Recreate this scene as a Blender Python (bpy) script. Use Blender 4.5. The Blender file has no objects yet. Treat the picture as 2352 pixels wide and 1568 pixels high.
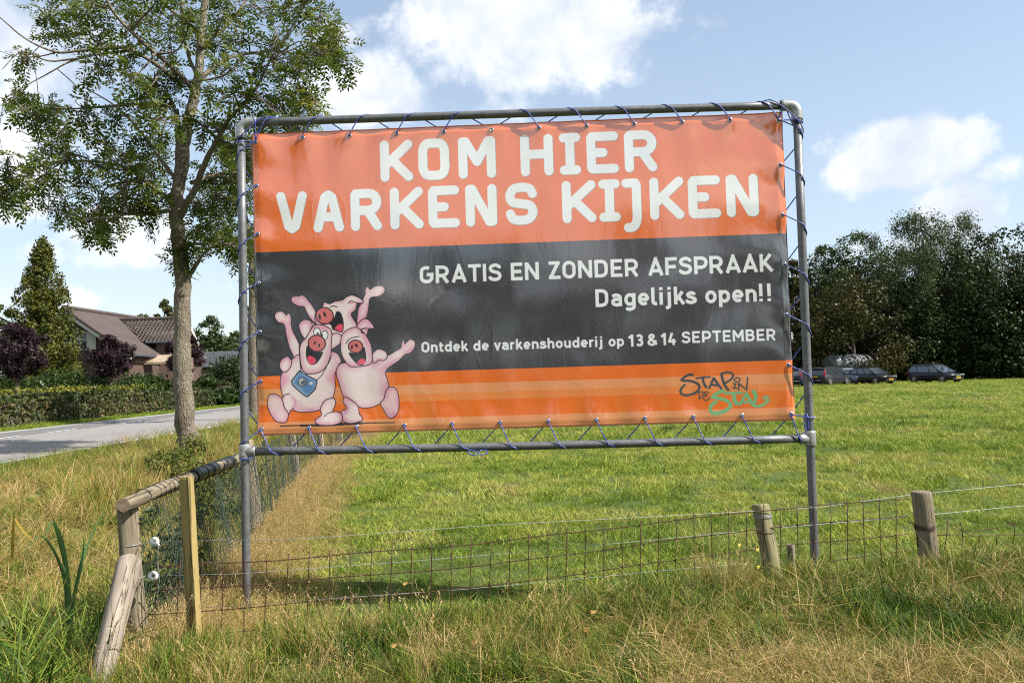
import bpy, math, random
import numpy as np
from mathutils import Vector, Matrix
random.seed(7)
rng = np.random.default_rng(11)
sc = bpy.context.scene
COL = sc.collection
rad = math.radians

# ------------------------------------------------------------------ camera
CF, CP, CR, CY = 1907.9, 0.042646, -0.025446, -0.022598      # focal (px of a 2352 wide frame), pitch, roll, yaw
CPOS = np.array([0.0505, -5.0964, 1.4167])
_fw = np.array([math.sin(CY)*math.cos(CP), math.cos(CY)*math.cos(CP), math.sin(CP)])
_r0 = np.cross(_fw, [0, 0, 1.0]); _r0 /= np.linalg.norm(_r0); _u0 = np.cross(_r0, _fw)
_rt = math.cos(CR)*_r0 + math.sin(CR)*_u0
_up = -math.sin(CR)*_r0 + math.cos(CR)*_u0
cam = bpy.data.cameras.new('camera')
co = bpy.data.objects.new('camera', cam); COL.objects.link(co)
cam.sensor_fit = 'HORIZONTAL'; cam.sensor_width = 36.0
cam.lens = 36.0*CF/2352.0
cam.clip_start = 0.05; cam.clip_end = 4000
M = Matrix(((_rt[0], _up[0], -_fw[0], CPOS[0]), (_rt[1], _up[1], -_fw[1], CPOS[1]), (_rt[2], _up[2], -_fw[2], CPOS[2]), (0, 0, 0, 1)))
co.matrix_world = M
sc.camera = co

def ray(px, py):
    return _fw + (px-1176)/CF*_rt - (py-784)/CF*_up
def P(px, py, Z):
    """the world point seen at that place of the photograph, Z metres ahead"""
    d = ray(px, py); return CPOS + d*Z/d.dot(_fw)
def G(px, py, z=0.0):
    d = ray(px, py); return CPOS + d*((z-CPOS[2])/d[2])
def PY(px, py, y=0.0):
    d = ray(px, py); return CPOS + d*((y-CPOS[1])/d[1])

# ------------------------------------------------------------------ light
SUN = Vector((0.93, -0.27, 0.98)).normalized()
sun_el = math.asin(SUN.z); sun_az = math.atan2(SUN.x, SUN.y)
sc.view_settings.view_transform = 'Standard'
sc.view_settings.look = 'None'
sc.view_settings.gamma = 1
sc.view_settings.use_curve_mapping = False
sc.view_settings.exposure = 1.0
sc.cycles.use_denoising = False; sc.cycles.use_adaptive_sampling = False
sc.cycles.max_bounces = 6; sc.cycles.diffuse_bounces = 3; sc.cycles.sample_clamp_indirect = 4.0
sc.cycles.pixel_filter_type = 'BLACKMAN_HARRIS'; sc.cycles.filter_width = 1.1
sl = bpy.data.lights.new('sun', 'SUN'); sl.energy = 5.0; sl.angle = rad(0.53); sl.color = (1.0, 0.955, 0.88)
so = bpy.data.objects.new('sun', sl); COL.objects.link(so)
so.rotation_euler = (-SUN).to_track_quat('-Z', 'Y').to_euler(); so.location = (20, -10, 30)

wd = bpy.data.worlds.new('World'); sc.world = wd; wd.use_nodes = True
wn = wd.node_tree; wn.nodes.clear()
class NT:
    """short hand for building node trees"""
    def __init__(s, nt): s.nt = nt
    def n(s, t, **kw):
        nd = s.nt.nodes.new(t)
        for k, v in kw.items():
            if k == 'i':
                for a, b in v.items(): s.put(nd.inputs[a], b)
            else: setattr(nd, k, v)
        return nd
    def put(s, sock, v):
        if isinstance(v, bpy.types.NodeSocket): s.nt.links.new(v, sock)
        else: sock.default_value = v
    def m(s, op, a, b=0.0, c=0.0, clamp=False):
        nd = s.nt.nodes.new('ShaderNodeMath'); nd.operation = op; nd.use_clamp = clamp
        s.put(nd.inputs[0], a); s.put(nd.inputs[1], b); s.put(nd.inputs[2], c)
        return nd.outputs[0]
    def mix(s, f, a, b, mode='MIX'):
        nd = s.nt.nodes.new('ShaderNodeMix'); nd.data_type = 'RGBA'; nd.blend_type = mode
        s.put(nd.inputs[0], f); s.put(nd.inputs[6], a); s.put(nd.inputs[7], b)
        return nd.outputs[2]
    def ramp(s, f, stops):
        nd = s.nt.nodes.new('ShaderNodeValToRGB'); e = nd.color_ramp.elements
        while len(e) < len(stops): e.new(0.5)
        for k, (p, c) in enumerate(stops):
            e[k].position = p; e[k].color = c if len(c) == 4 else (*c, 1)
        s.put(nd.inputs[0], f); return nd.outputs[0]
    def noise(s, vec, scale, detail=3, rough=0.5, dist=0.0):
        nd = s.nt.nodes.new('ShaderNodeTexNoise')
        if vec is not None: s.put(nd.inputs['Vector'], vec)
        s.put(nd.inputs['Scale'], scale); nd.inputs['Detail'].default_value = detail
        nd.inputs['Roughness'].default_value = rough; nd.inputs['Distortion'].default_value = dist
        return nd.outputs[0]
w = NT(wn)
geo = w.n('ShaderNodeNewGeometry')
tc = w.n('ShaderNodeTexCoord')
dirv = tc.outputs['Generated']
sep = w.n('ShaderNodeSeparateXYZ', i={0: dirv})
dz = w.m('MAXIMUM', sep.outputs[2], 0.02)
sky = w.n('ShaderNodeTexSky', sky_type='NISHITA', sun_disc=False, sun_elevation=sun_el, sun_rotation=sun_az,
          altitude=0, air_density=1.25, dust_density=0.6, ozone_density=1.0)
# clouds: a layer at height 1 over the ground; its texture thickens towards the horizon as real cloud fields do
def _ang(px, py):
    d = ray(px, py); d = d/np.linalg.norm(d)
    return math.atan2(d[0], d[1]), math.asin(d[2])
az = w.m('ARCTAN2', sep.outputs[0], sep.outputs[1])
el = w.m('ARCSINE', w.m('MINIMUM', w.m('MAXIMUM', sep.outputs[2], -1.0), 1.0))
n1 = w.noise(dirv, 5.5, 8, 0.6, 0.35)
n2 = w.noise(dirv, 16.0, 6, 0.62, 0.2)
# cumulus in the view: (px, py, half width px, half height px, weight)
BL = [(1240, 60, 310, 140, 1.0), (1100, 130, 170, 85, .8), (1440, 60, 140, 110, .7), (1160, 250, 230, 60, .5), (880, 560, 60, 30, .3),
      (830, 215, 150, 90, .95), (760, 120, 140, 110, .5), (310, 545, 115, 75, 1.0), (260, 450, 140, 60, .35), (60, 90, 240, 150, .8), (20, 400, 140, 90, .7), (180, 300, 220, 110, .55),
      (2050, 360, 170, 75, .95), (2140, 310, 75, 45, .7), (2200, 470, 170, 70, .55), (2320, 390, 80, 40, .6), (2050, 560, 260, 50, .4), (150, 690, 150, 30, .6), (400, 655, 120, 30, .4), (1765, 90, 30, 40, .25),
      (110, 575, 70, 35, .45)]
dens = None
for px, py, a, b, wt in BL:
    ca, ce = _ang(px, py)
    dx = w.m('MULTIPLY', w.m('SUBTRACT', az, ca), CF/a)
    dy = w.m('MULTIPLY', w.m('SUBTRACT', el, ce), CF/b)
    d2 = w.m('ADD', w.m('MULTIPLY', dx, dx), w.m('MULTIPLY', dy, dy))
    g = w.m('MULTIPLY', w.m('EXPONENT', w.m('MULTIPLY', d2, -0.75)), wt)
    dens = g if dens is None else w.m('MAXIMUM', dens, g)
# elsewhere, out of view: more cumulus added so the banner mirrors a brighter sky
flat = w.n('ShaderNodeCombineXYZ', i={0: w.m('DIVIDE', sep.outputs[0], w.m('ADD', dz, .12)), 1: w.m('DIVIDE', sep.outputs[1], w.m('ADD', dz, .12)), 2: 3.7})
fld = w.n('ShaderNodeMapRange', i={0: w.noise(flat.outputs[0], 0.8, 3, .5), 1: .36, 2: .56, 3: 0.0, 4: 1.0})
behind = w.n('ShaderNodeMapRange', i={0: sep.outputs[1], 1: .55, 2: .2, 3: 0.0, 4: 1.0})
dens = w.m('MAXIMUM', dens, w.m('MULTIPLY', fld.outputs[0], behind.outputs[0]))
dens = w.m('ADD', dens, w.m('ADD', w.m('MULTIPLY', w.m('SUBTRACT', n1, .5), 1.35), w.m('MULTIPLY', w.m('SUBTRACT', n2, .5), 1.0)))
cov = w.n('ShaderNodeMapRange', interpolation_type='SMOOTHSTEP', i={0: dens, 1: .36, 2: .70, 3: 0.0, 4: .96})
shade = w.noise(dirv, 9.0, 5, .6, .3)
ccol = w.ramp(shade, [(0.36, (.60, .66, .76)), (0.50, (.78, .81, .86)), (0.62, (.96, .96, .96))])
skyc = w.mix(1.0, sky.outputs[0], (0.125, 0.125, 0.125, 1), 'MULTIPLY')
pale = w.n('ShaderNodeMapRange', i={0: el, 1: 0.0, 2: .42, 3: .55, 4: .30})
skyc = w.mix(pale.outputs[0], skyc, (.60, .70, .86, 1))
skym = w.mix(cov.outputs[0], skyc, ccol)
bg = w.n('ShaderNodeBackground', i={0: skym, 1: 0.65})
wo = w.n('ShaderNodeOutputWorld', i={0: bg.outputs[0]})

# ------------------------------------------------------------------ helpers
def tag(o, label=None, cat=None, group=None, kind=None):
    if label: o['label'] = label
    if cat: o['category'] = cat
    if group: o['group'] = group
    if kind: o['kind'] = kind
    return o
def empty(name, loc=(0, 0, 0), rz=0.0):
    o = bpy.data.objects.new(name, None); COL.objects.link(o); o.location = loc; o.rotation_euler = (0, 0, rz)
    o.empty_display_size = .1
    return o
def link(name, me, parent=None, loc=None):
    o = bpy.data.objects.new(name, me); COL.objects.link(o)
    if parent is not None: o.parent = parent
    if loc is not None: o.location = loc
    return o
def np_mesh(name, V, F, mat=None, smooth=False, attrs=None, uv=None):
    """V (n,3); F: (m,k) array or a list of such arrays"""
    if not isinstance(F, (list, tuple)): F = [F]
    F = [np.asarray(f, dtype=np.int32) for f in F if len(f)]
    me = bpy.data.meshes.new(name)
    V = np.asarray(V, dtype=np.float32)
    me.vertices.add(len(V)); me.vertices.foreach_set('co', V.ravel())
    loops = np.concatenate([f.ravel() for f in F]); cnt = np.concatenate([np.full(len(f), f.shape[1], np.int32) for f in F])
    st = np.concatenate([[0], np.cumsum(cnt)[:-1]]).astype(np.int32)
    me.loops.add(len(loops)); me.loops.foreach_set('vertex_index', loops)
    me.polygons.add(len(cnt)); me.polygons.foreach_set('loop_start', st); me.polygons.foreach_set('loop_total', cnt)
    if smooth: me.polygons.foreach_set('use_smooth', np.ones(len(cnt), bool))
    if attrs:
        for k, a in attrs.items():
            at = me.attributes.new(k, 'FLOAT', 'POINT'); at.data.foreach_set('value', np.asarray(a, dtype=np.float32))
    if uv is not None:
        l = me.uv_layers.new(name='UVMap'); l.data.foreach_set('uv', np.asarray(uv, dtype=np.float32)[loops].ravel())
    me.update(calc_edges=True); me.validate()
    if mat is not None: me.materials.append(mat)
    return me
class MB:
    """collects boxes, tubes and polygons into one mesh"""
    def __init__(s): s.V = []; s.F = []
    def add(s, V, F):
        b = len(s.V); s.V += [tuple(map(float, v)) for v in V]; s.F += [tuple(i+b for i in f) for f in F]; return s
    def box(s, c, d, rot=None):
        cx, cy, cz = c; x, y, z = d[0]/2, d[1]/2, d[2]/2
        V = [Vector((a*x, b*y, e*z)) for a in (-1, 1) for b in (-1, 1) for e in (-1, 1)]
        if rot is not None: V = [rot @ v for v in V]
        V = [(v[0]+cx, v[1]+cy, v[2]+cz) for v in V]
        return s.add(V, [(0, 1, 3, 2), (4, 6, 7, 5), (0, 4, 5, 1), (2, 3, 7, 6), (0, 2, 6, 4), (1, 5, 7, 3)])
    def tube(s, pts, r, n=8, caps=True):
        pts = [np.array(p, float) for p in pts]; k = len(pts)
        rr = r if hasattr(r, '__len__') else [r]*k
        T = [pts[min(i+1, k-1)]-pts[max(i-1, 0)] for i in range(k)]
        T = [t/(np.linalg.norm(t)+1e-9) for t in T]
        a = np.array([0, 0, 1.0]) if abs(T[0][2]) < .9 else np.array([1.0, 0, 0])
        N = np.cross(T[0], a); N /= np.linalg.norm(N)
        V = []
        for i in range(k):
            N = N - T[i]*N.dot(T[i]); N /= (np.linalg.norm(N)+1e-9); B = np.cross(T[i], N)
            for j in range(n):
                t = 2*math.pi*j/n; V.append(pts[i]+rr[i]*(math.cos(t)*N+math.sin(t)*B))
        F = [(i*n+j, i*n+(j+1) % n, (i+1)*n+(j+1) % n, (i+1)*n+j) for i in range(k-1) for j in range(n)]
        if caps: F += [tuple(range(n))[::-1], tuple((k-1)*n+j for j in range(n))]
        return s.add(V, F)
    def mesh(s, name, mat, smooth=False, bevel=0):
        me = bpy.data.meshes.new(name); me.from_pydata(s.V, [], s.F)
        if smooth:
            me.polygons.foreach_set('use_smooth', [len(f) == 4 for f in s.F])
        me.update()
        if mat is not None: me.materials.append(mat)
        return me
    def build(s, name, mat, parent=None, smooth=False):
        return link(name, s.mesh(name, mat, smooth), parent)
def spline(pts, n=6, closed=False):
    """Catmull-Rom through the points"""
    p = np.array(pts, float); k = len(p); out = []
    rngk = range(k) if closed else range(k-1)
    for i in rngk:
        if closed: a, b, c, d = p[(i-1) % k], p[i], p[(i+1) % k], p[(i+2) % k]
        else: a, b, c, d = p[max(i-1, 0)], p[i], p[i+1], p[min(i+2, k-1)]
        for j in range(n):
            t = j/n
            out.append(.5*((2*b)+(-a+c)*t+(2*a-5*b+4*c-d)*t*t+(-a+3*b-3*c+d)*t**3))
    if not closed: out.append(p[-1])
    return np.array(out)
def sstep(e0, e1, x):
    t = np.clip((x-e0)/(e1-e0), 0, 1); return t*t*(3-2*t)

# value noise for terrain and scatter density
_vn = rng.random((256, 256))
def vnoise(x, y, s=1.0, o=0.0):
    x = np.asarray(x, float)*s+o+100.3; y = np.asarray(y, float)*s+o*1.7+57.1
    xi = np.floor(x).astype(int); yi = np.floor(y).astype(int); fx = x-xi; fy = y-yi
    fx = fx*fx*(3-2*fx); fy = fy*fy*(3-2*fy)
    g = lambda a, b: _vn[a % 256, b % 256]
    return (g(xi, yi)*(1-fx)+g(xi+1, yi)*fx)*(1-fy)+(g(xi, yi+1)*(1-fx)+g(xi+1, yi+1)*fx)*fy
def fbm(x, y, s=1.0, o=0.0):
    return .55*vnoise(x, y, s, o)+.3*vnoise(x, y, s*2.1, o+9)+.15*vnoise(x, y, s*4.3, o+17)

# ------------------------------------------------------------------ materials
def mat(name):
    m = bpy.data.materials.new(name); m.use_nodes = True; m.node_tree.nodes.clear(); return m, NT(m.node_tree)
def finish(t, bsdf, disp=None):
    t.n('ShaderNodeOutputMaterial', i={0: bsdf})
AK = .70       # the photograph is exposed for the field: real albedos, lighter exposure
def dim(c, k=None): return tuple(x*(AK if k is None else k) for x in c[:3])
def pbr(name, col, rough=.6, metal=0.0, nscale=0, namp=.15, bump=0.0, bscale=None, spec=.5, coat=0.0, stretch=(1, 1, 1), col2=None, detail=4):
    col = dim(col); col2 = dim(col2) if col2 is not None else None
    m, t = mat(name)
    tcn = t.n('ShaderNodeTexCoord'); mp = t.n('ShaderNodeMapping', i={0: tcn.outputs['Object']}); mp.inputs['Scale'].default_value = stretch
    v = mp.outputs[0]
    c = (*col, 1)
    if nscale:
        nz = t.noise(v, nscale, detail, .6)
        if col2 is None: col2 = tuple(x*(1-namp*2) for x in col); colb = tuple(min(1, x*(1+namp*2)) for x in col)
        else: colb = col
        c = t.ramp(nz, [(.3, col2), (.7, colb)])
    b = t.n('ShaderNodeBsdfPrincipled', i={'Base Color': c, 'Roughness': rough, 'Metallic': metal, 'Specular IOR Level': spec, 'Coat Weight': coat})
    if coat: b.inputs['Coat Roughness'].default_value = .05
    if bump:
        bn = t.n('ShaderNodeBump', i={'Height': t.noise(v, bscale or nscale or 20, 6, .65), 'Strength': 1.0, 'Distance': bump})
        t.put(b.inputs['Normal'], bn.outputs[0])
    finish(t, b.outputs[0]); return m

# ------------------------------------------------------------------ terrain
_nf = [G(593, 1234), G(688, 1105), G(740, 1055), G(783, 1031), G(825, 1014)]      # feet of the netting fence's posts
_c0 = P(300, 1400, 4.1)
def fence_x(y):
    ys = [-8, _c0[1]]+[p[1] for p in _nf]+[60]; xs = [_c0[0]+1.1, _c0[0]]+[p[0] for p in _nf]+[_nf[-1][0]-6]
    return np.interp(y, ys, xs)
ZR = .25
_ra, _rb = G(0, 1067, ZR), G(200, 1037, ZR)
_rc, _rd = G(0, 996, ZR), G(405, 948, ZR)
RXN = float((_ra[0]+_rb[0])/2); RXF = float((_rc[0]+_rd[0])/2)
_rdir = -0.035
def road_near(y): return _ra[0]+(y-_ra[1])*_rdir
def road_far(y): return _rc[0]+(y-_rc[1])*_rdir
def yfence(x): return -.66+.17*np.asarray(x)
def H(x, y):
    x = np.asarray(x, float); y = np.asarray(y, float)
    s = fence_x(y)-x
    z = .05*(fbm(x, y, .35)-.5)+.02*(fbm(x, y, 1.6, 5)-.5)
    z = z*(1-sstep(-.2, .4, s))
    rn = road_near(y)
    w_ = np.maximum(fence_x(y)-rn, 2.0)
    t = np.clip(s/w_, 0, 1.3)
    ditch = -.30*np.exp(-((t-.26)/.16)**2)+ZR*sstep(.35, .92, t)+.05*(fbm(x, y, 1.2, 3)-.5)*(t < .85)
    z = np.where(s > 0, ditch*sstep(0, .15, t)+z, z)
    bh = .15+.19*sstep(-1.6, 1.4, x)
    bank = bh*sstep(.42, -.25, y-yfence(x))*sstep(-2.9, -1.7, x)
    bank = bank+.06*(fbm(x, y, 1.9, 2)-.45)*sstep(.2, -.4, y-yfence(x))
    z = z+bank+.08*np.exp(-(((x+1.63)/.45)**2+((y+1.72)/.45)**2))
    return np.where(x < rn-.02, ZR, z)
# ------------------------------------------------------------------ ground
def axis(a, b, fine0, fine1, f, c):
    xs = list(np.arange(fine0, fine1+1e-6, f)); x = fine1; st = f
    while x < b: st = min(st*1.12, c); x += st; xs.append(x)
    x = fine0; st = f; lo = []
    while x > a: st = min(st*1.12, c); x -= st; lo.append(x)
    return np.array(lo[::-1]+xs)
gx = axis(-900, 900, -6, 5, .12, 60); gy = axis(-300, 1500, -4, 8, .12, 60)
X, Y = np.meshgrid(gx, gy)
Zg = H(X, Y)
far = sstep(90, 140, np.hypot(X, Y)); Zg = Zg*(1-far)
V = np.stack([X.ravel(), Y.ravel(), Zg.ravel()], 1)
ny, nx = X.shape; idx = np.arange(nx*ny).reshape(ny, nx)
F = np.stack([idx[:-1, :-1].ravel(), idx[:-1, 1:].ravel(), idx[1:, 1:].ravel(), idx[1:, :-1].ravel()], 1)
m, t = mat('turf_soil')
pos = t.n('ShaderNodeNewGeometry').outputs['Position']
a1 = t.noise(pos, .35, 5, .6); a2 = t.noise(pos, 4.0, 6, .65); a3 = t.noise(pos, 38.0, 3, .7)
c1 = t.ramp(a1, [(.3, (.055, .095, .014)), (.7, (.09, .125, .022))])
c2 = t.ramp(a2, [(.25, (.035, .06, .010)), (.5, (.08, .115, .02)), (.8, (.13, .135, .045))])
c3 = t.mix(.55, c1, c2)
c4 = t.mix(t.m('MULTIPLY', a3, .8), c3, (.10, .12, .035, 1))
b = t.n('ShaderNodeBsdfPrincipled', i={'Base Color': c4, 'Roughness': .9, 'Specular IOR Level': .15})
bn = t.n('ShaderNodeBump', i={'Height': t.noise(pos, 22, 6, .7), 'Distance': .05, 'Strength': 1}); t.put(b.inputs['Normal'], bn.outputs[0])
finish(t, b.outputs[0]); M_ground = m
ground = link('ground', np_mesh('ground', V, F, M_ground, True)); tag(ground, kind='structure')

# ------------------------------------------------------------------ road
def asphalt():
    m, t = mat('asphalt')
    pos = t.n('ShaderNodeNewGeometry').outputs['Position']
    st = t.n('ShaderNodeMapping', i={0: pos}); st.inputs['Scale'].default_value = (1, .12, 1)
    a = t.noise(st.outputs[0], 1.1, 5, .6); g = t.n('ShaderNodeTexVoronoi', i={'Vector': pos, 'Scale': 95.0})
    c = t.ramp(a, [(.3, (.17, .152, .142)), (.7, (.225, .205, .195))])
    sepc = t.n('ShaderNodeSeparateColor', i={0: g.outputs['Color']})
    c = t.mix(.45, c, t.ramp(sepc.outputs[0], [(0, (.10, .094, .088)), (1, (.31, .29, .275))]))
    b = t.n('ShaderNodeBsdfPrincipled', i={'Base Color': c, 'Roughness': .85})
    bn = t.n('ShaderNodeBump', i={'Height': g.outputs['Distance'], 'Distance': .004}); t.put(b.inputs['Normal'], bn.outputs[0])
    finish(t, b.outputs[0]); return m
M_asph = asphalt()
M_asph2 = pbr('shaded_asphalt', (.17, .165, .165), .85, nscale=30, namp=.2, bump=.003, bscale=90)  # darker asphalt: the shade on the far lane is put into its colour
M_paint = pbr('road_paint', (.78, .78, .74), .6, nscale=9, namp=.10, col2=(.5, .5, .48))
M_gravel = pbr('gravel', (.42, .39, .35), .9, nscale=28, namp=.3, bump=.02, bscale=40)
def strip(name, o0, o1, z, y0, y1, m, kind='structure', ref=None, step=6.0):
    ys = np.append(np.arange(y0, y1, step), y1); V = []; F = []
    for k, y in enumerate(ys):
        n = road_near(y); V += [(n+o0, y, z), (n+o1, y, z)]
        if k: a = 2*(k-1); F.append((a, a+1, a+3, a+2))
    me = np_mesh(name, V, np.array(F)[:, ::-1], m); o = link(name, me)
    if kind: o['kind'] = kind
    return o
wroad = 5.6
strip('road', -wroad, .12, ZR+.008, -60, 330, M_asph)
strip('cycle_lane', -wroad, -wroad+1.35, ZR+.013, -60, 330, M_asph2)  # lane strip with its shade painted in
strip('road_shoulder', -wroad-.5, -wroad, ZR+.004, -60, 330, M_gravel)
strip('edge_line', -.16, -.02, ZR+.018, -60, 330, M_paint)
for k in range(-6, 34):
    y0 = 12.4+k*4.15
    strip('lane_dash', -wroad+1.38, -wroad+1.52, ZR+.018, y0, y0+3.1, M_paint, step=3.1)

# ------------------------------------------------------------------ galvanised pipe frame
def galv():
    m, t = mat('galvanised_steel')
    tcn = t.n('ShaderNodeTexCoord'); v = tcn.outputs['Object']
    a = t.noise(v, 14, 6, .7); b2 = t.noise(v, 90, 3, .6); vo = t.n('ShaderNodeTexVoronoi', i={'Vector': v, 'Scale': 60.0})
    s = t.n('ShaderNodeSeparateColor', i={0: vo.outputs['Color']})
    c = t.ramp(a, [(.25, (.065, .068, .072)), (.55, (.115, .118, .122)), (.8, (.18, .18, .175))])
    c = t.mix(.25, c, t.ramp(s.outputs[0], [(0, (.11, .115, .12)), (1, (.25, .25, .25))]))
    r = t.ramp(b2, [(.3, (.42,)*3), (.7, (.62,)*3)])
    b = t.n('ShaderNodeBsdfPrincipled', i={'Base Color': c, 'Roughness': r, 'Metallic': .45})
    bn = t.n('ShaderNodeBump', i={'Height': a, 'Distance': .0015}); t.put(b.inputs['Normal'], bn.outputs[0])
    finish(t, b.outputs[0]); return m
M_galv = galv()
M_fit = pbr('zinc_fitting', (.46, .46, .44), .38, .5, nscale=30, namp=.12, bump=.0008)
xl, xr = -1.726, 1.727; zt, zb = 3.045, 1.0; RP = .0250
fr = empty('sign_frame', (xl, 0, 0))
tag(fr, 'tall grey galvanised pipe frame that carries the orange and dark banner', 'frame')
def part(name, mb, m, parent, smooth=True):
    o = mb.build(name, m, parent, smooth); o.matrix_parent_inverse = Matrix.Translation(parent.location).inverted() if parent.rotation_euler.z == 0 else parent.matrix_world.inverted(); return o
def cylz(x, z0, z1, r=RP, n=20):
    return MB().tube([(x, 0, z) for z in np.linspace(z0, z1, 6)], r, n)
part('post', cylz(xl, -.35, zt-.075), M_galv, fr)
part('post', cylz(xr, -.35, zt-.075), M_galv, fr)
def rail(z, sag, x0, x1):
    return MB().tube([(x, 0, z-sag*4*((x-x0)/(x1-x0))*(1-(x-x0)/(x1-x0))) for x in np.linspace(x0, x1, 14)], RP, 20)
part('top_rail', rail(zt, -.004, xl+.07, xr-.07), M_galv, fr)
part('bottom_rail', rail(zb, .006, xl+.05, xr-.05), M_galv, fr)
for sx, x in ((1, xl), (-1, xr)):
    mb = MB(); pts = [(x, 0, zt-.10), (x, 0, zt-.085)]+[(x+sx*(.05-.05*math.cos(a)), 0, zt-.05+.05*math.sin(a)) for a in np.linspace(0, math.pi/2, 8)]+[(x+sx*.085, 0, zt), (x+sx*.10, 0, zt)]
    r = [.0335]*len(pts); r[0] = r[-1] = .0345; r[1] = r[-2] = .0355
    mb.tube(pts, r, 20); part('elbow', mb, M_fit, fr)
    mb = MB(); mb.tube([(x, 0, zb-.045), (x, 0, zb-.038), (x, 0, zb+.038), (x, 0, zb+.045)], [.033, .035, .035, .033], 20)
    mb.tube([(x, 0, zb), (x+sx*.06, 0, zb), (x+sx*.068, 0, zb)], [.033, .033, .0345], 20); part('tee_fitting', mb, M_fit, fr)
    mb = MB(); mb.tube([(x, -.036, zb-.018), (x, -.045, zb-.018)], .007, 8); part('set_screw', mb, M_fit, fr)

# ------------------------------------------------------------------ banner
BTL, BTR, BBR, BBL = PY(578, 308), PY(1796, 258), PY(1826, 965), PY(592, 1000)
bw = float(BTR[0]-BTL[0]); bh_ = float(BTL[2]-BBL[2])
def bil(u, v):
    """u right, v down, 0..1 -> (x, z) on the banner"""
    return ((1-u)*(1-v)*BTL[0]+u*(1-v)*BTR[0]+u*v*BBR[0]+(1-u)*v*BBL[0], (1-u)*(1-v)*BTL[2]+u*(1-v)*BTR[2]+u*v*BBR[2]+(1-u)*v*BBL[2])
def to_uv(sx, sy):
    """a point of the 2560 px photograph -> print coordinates of the banner"""
    p = PY(sx/1.08844, sy/1.08844); u = v = .5
    for _ in range(12):
        x, z = bil(u, v); e = 1e-4
        xu, zu = bil(u+e, v); xv, zv = bil(u, v+e)
        a, b, c, d = (xu-x)/e, (xv-x)/e, (zu-z)/e, (zv-z)/e; det = a*d-b*c
        rx, rz = p[0]-x, p[2]-z
        u += (d*rx-b*rz)/det; v += (-c*rx+a*rz)/det
    return u, v

TW, TH = 2600, 1480
img = np.zeros((TH, TW, 3), np.float32)
def box_idx(pts, pad):
    x0 = max(0, int(pts[:, 0].min()-pad)); x1 = min(TW, int(pts[:, 0].max()+pad)+1)
    y0 = max(0, int(pts[:, 1].min()-pad)); y1 = min(TH, int(pts[:, 1].max()+pad)+1)
    return x0, x1, y0, y1
def seg_dist(px, py, pts, closed=False, butt=False):
    d = np.full(px.shape, 1e9, np.float32); n = len(pts); rg = range(n if closed else n-1)
    for i in rg:
        a = pts[i]; b = pts[(i+1) % n]; ab = b-a; L = float(ab @ ab)+1e-9
        t_ = ((px-a[0])*ab[0]+(py-a[1])*ab[1])/L; tt = np.clip(t_, 0, 1)
        dd = np.hypot(px-a[0]-tt*ab[0], py-a[1]-tt*ab[1])
        if butt:
            Ls = math.sqrt(L)
            if i == 0: dd = np.where(t_ < 0, dd*0+np.maximum(np.abs((px-a[0])*ab[1]-(py-a[1])*ab[0])/Ls, -t_*Ls*1e3), dd)
            if i == n-2: dd = np.where(t_ > 1, np.maximum(np.abs((px-a[0])*ab[1]-(py-a[1])*ab[0])/Ls, (t_-1)*Ls*1e3), dd)
        d = np.minimum(d, dd)
    return d
def blend(reg, cov_, col):
    x0, x1, y0, y1 = reg; c = cov_[..., None]
    img[y0:y1, x0:x1] = img[y0:y1, x0:x1]*(1-c)+np.array(col, np.float32)*c if np.ndim(col) == 1 else img[y0:y1, x0:x1]*(1-c)+col*c
def stroke(pts, wd_, col, butt=False, closed=False, alpha=1.0, soft=.7):
    pts = np.array(pts, float); reg = box_idx(pts, wd_/2+3)
    x0, x1, y0, y1 = reg
    if x1 <= x0 or y1 <= y0: return
    yy, xx = np.mgrid[y0:y1, x0:x1].astype(np.float32)+.5
    d = seg_dist(xx, yy, pts, closed, butt)
    blend(reg, np.clip((wd_/2-d)/soft*.5+.5, 0, 1)*alpha, col)
def inside(px, py, pts):
    r = np.zeros(px.shape, bool); n = len(pts)
    for i in range(n):
        x1, y1 = pts[i]; x2, y2 = pts[(i+1) % n]
        if y1 == y2: continue
        c = ((y1 > py) != (y2 > py)) & (px < (x2-x1)*(py-y1)/(y2-y1)+x1)
        r ^= c
    return r
def fill(pts, col, edge=None, ew=20.0):
    pts = np.array(pts, float); reg = box_idx(pts, 3); x0, x1, y0, y1 = reg
    if x1 <= x0 or y1 <= y0: return
    yy, xx = np.mgrid[y0:y1, x0:x1].astype(np.float32)+.5
    ins = inside(xx, yy, pts); d = seg_dist(xx, yy, pts, True); sd = np.where(ins, d, -d)
    c = np.array(col, np.float32)
    if edge is not None:
        nz = (vnoise(xx, yy, .018)-.5)*1.3
        k = np.clip(sd/ew*.8+nz-.05, 0, 1)[..., None]; c = np.array(edge, np.float32)*(1-k)+c*k
    blend(reg, np.clip(sd*.7+.5, 0, 1), c)
def S2(r, g, b): # sRGB byte -> linear
    return tuple((x/255/12.92 if x/255 <= .04045 else ((x/255+.055)/1.055)**2.4) for x in (r, g, b))
OR = (.80, .155, .012); OR2 = (.80, .235, .055); OR3 = (.78, .30, .12); DK = (.042, .042, .049); WH = (.80, .82, .81)
def vy(sx, sy): return to_uv(sx, sy)[1]*TH
img[:] = OR
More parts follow.
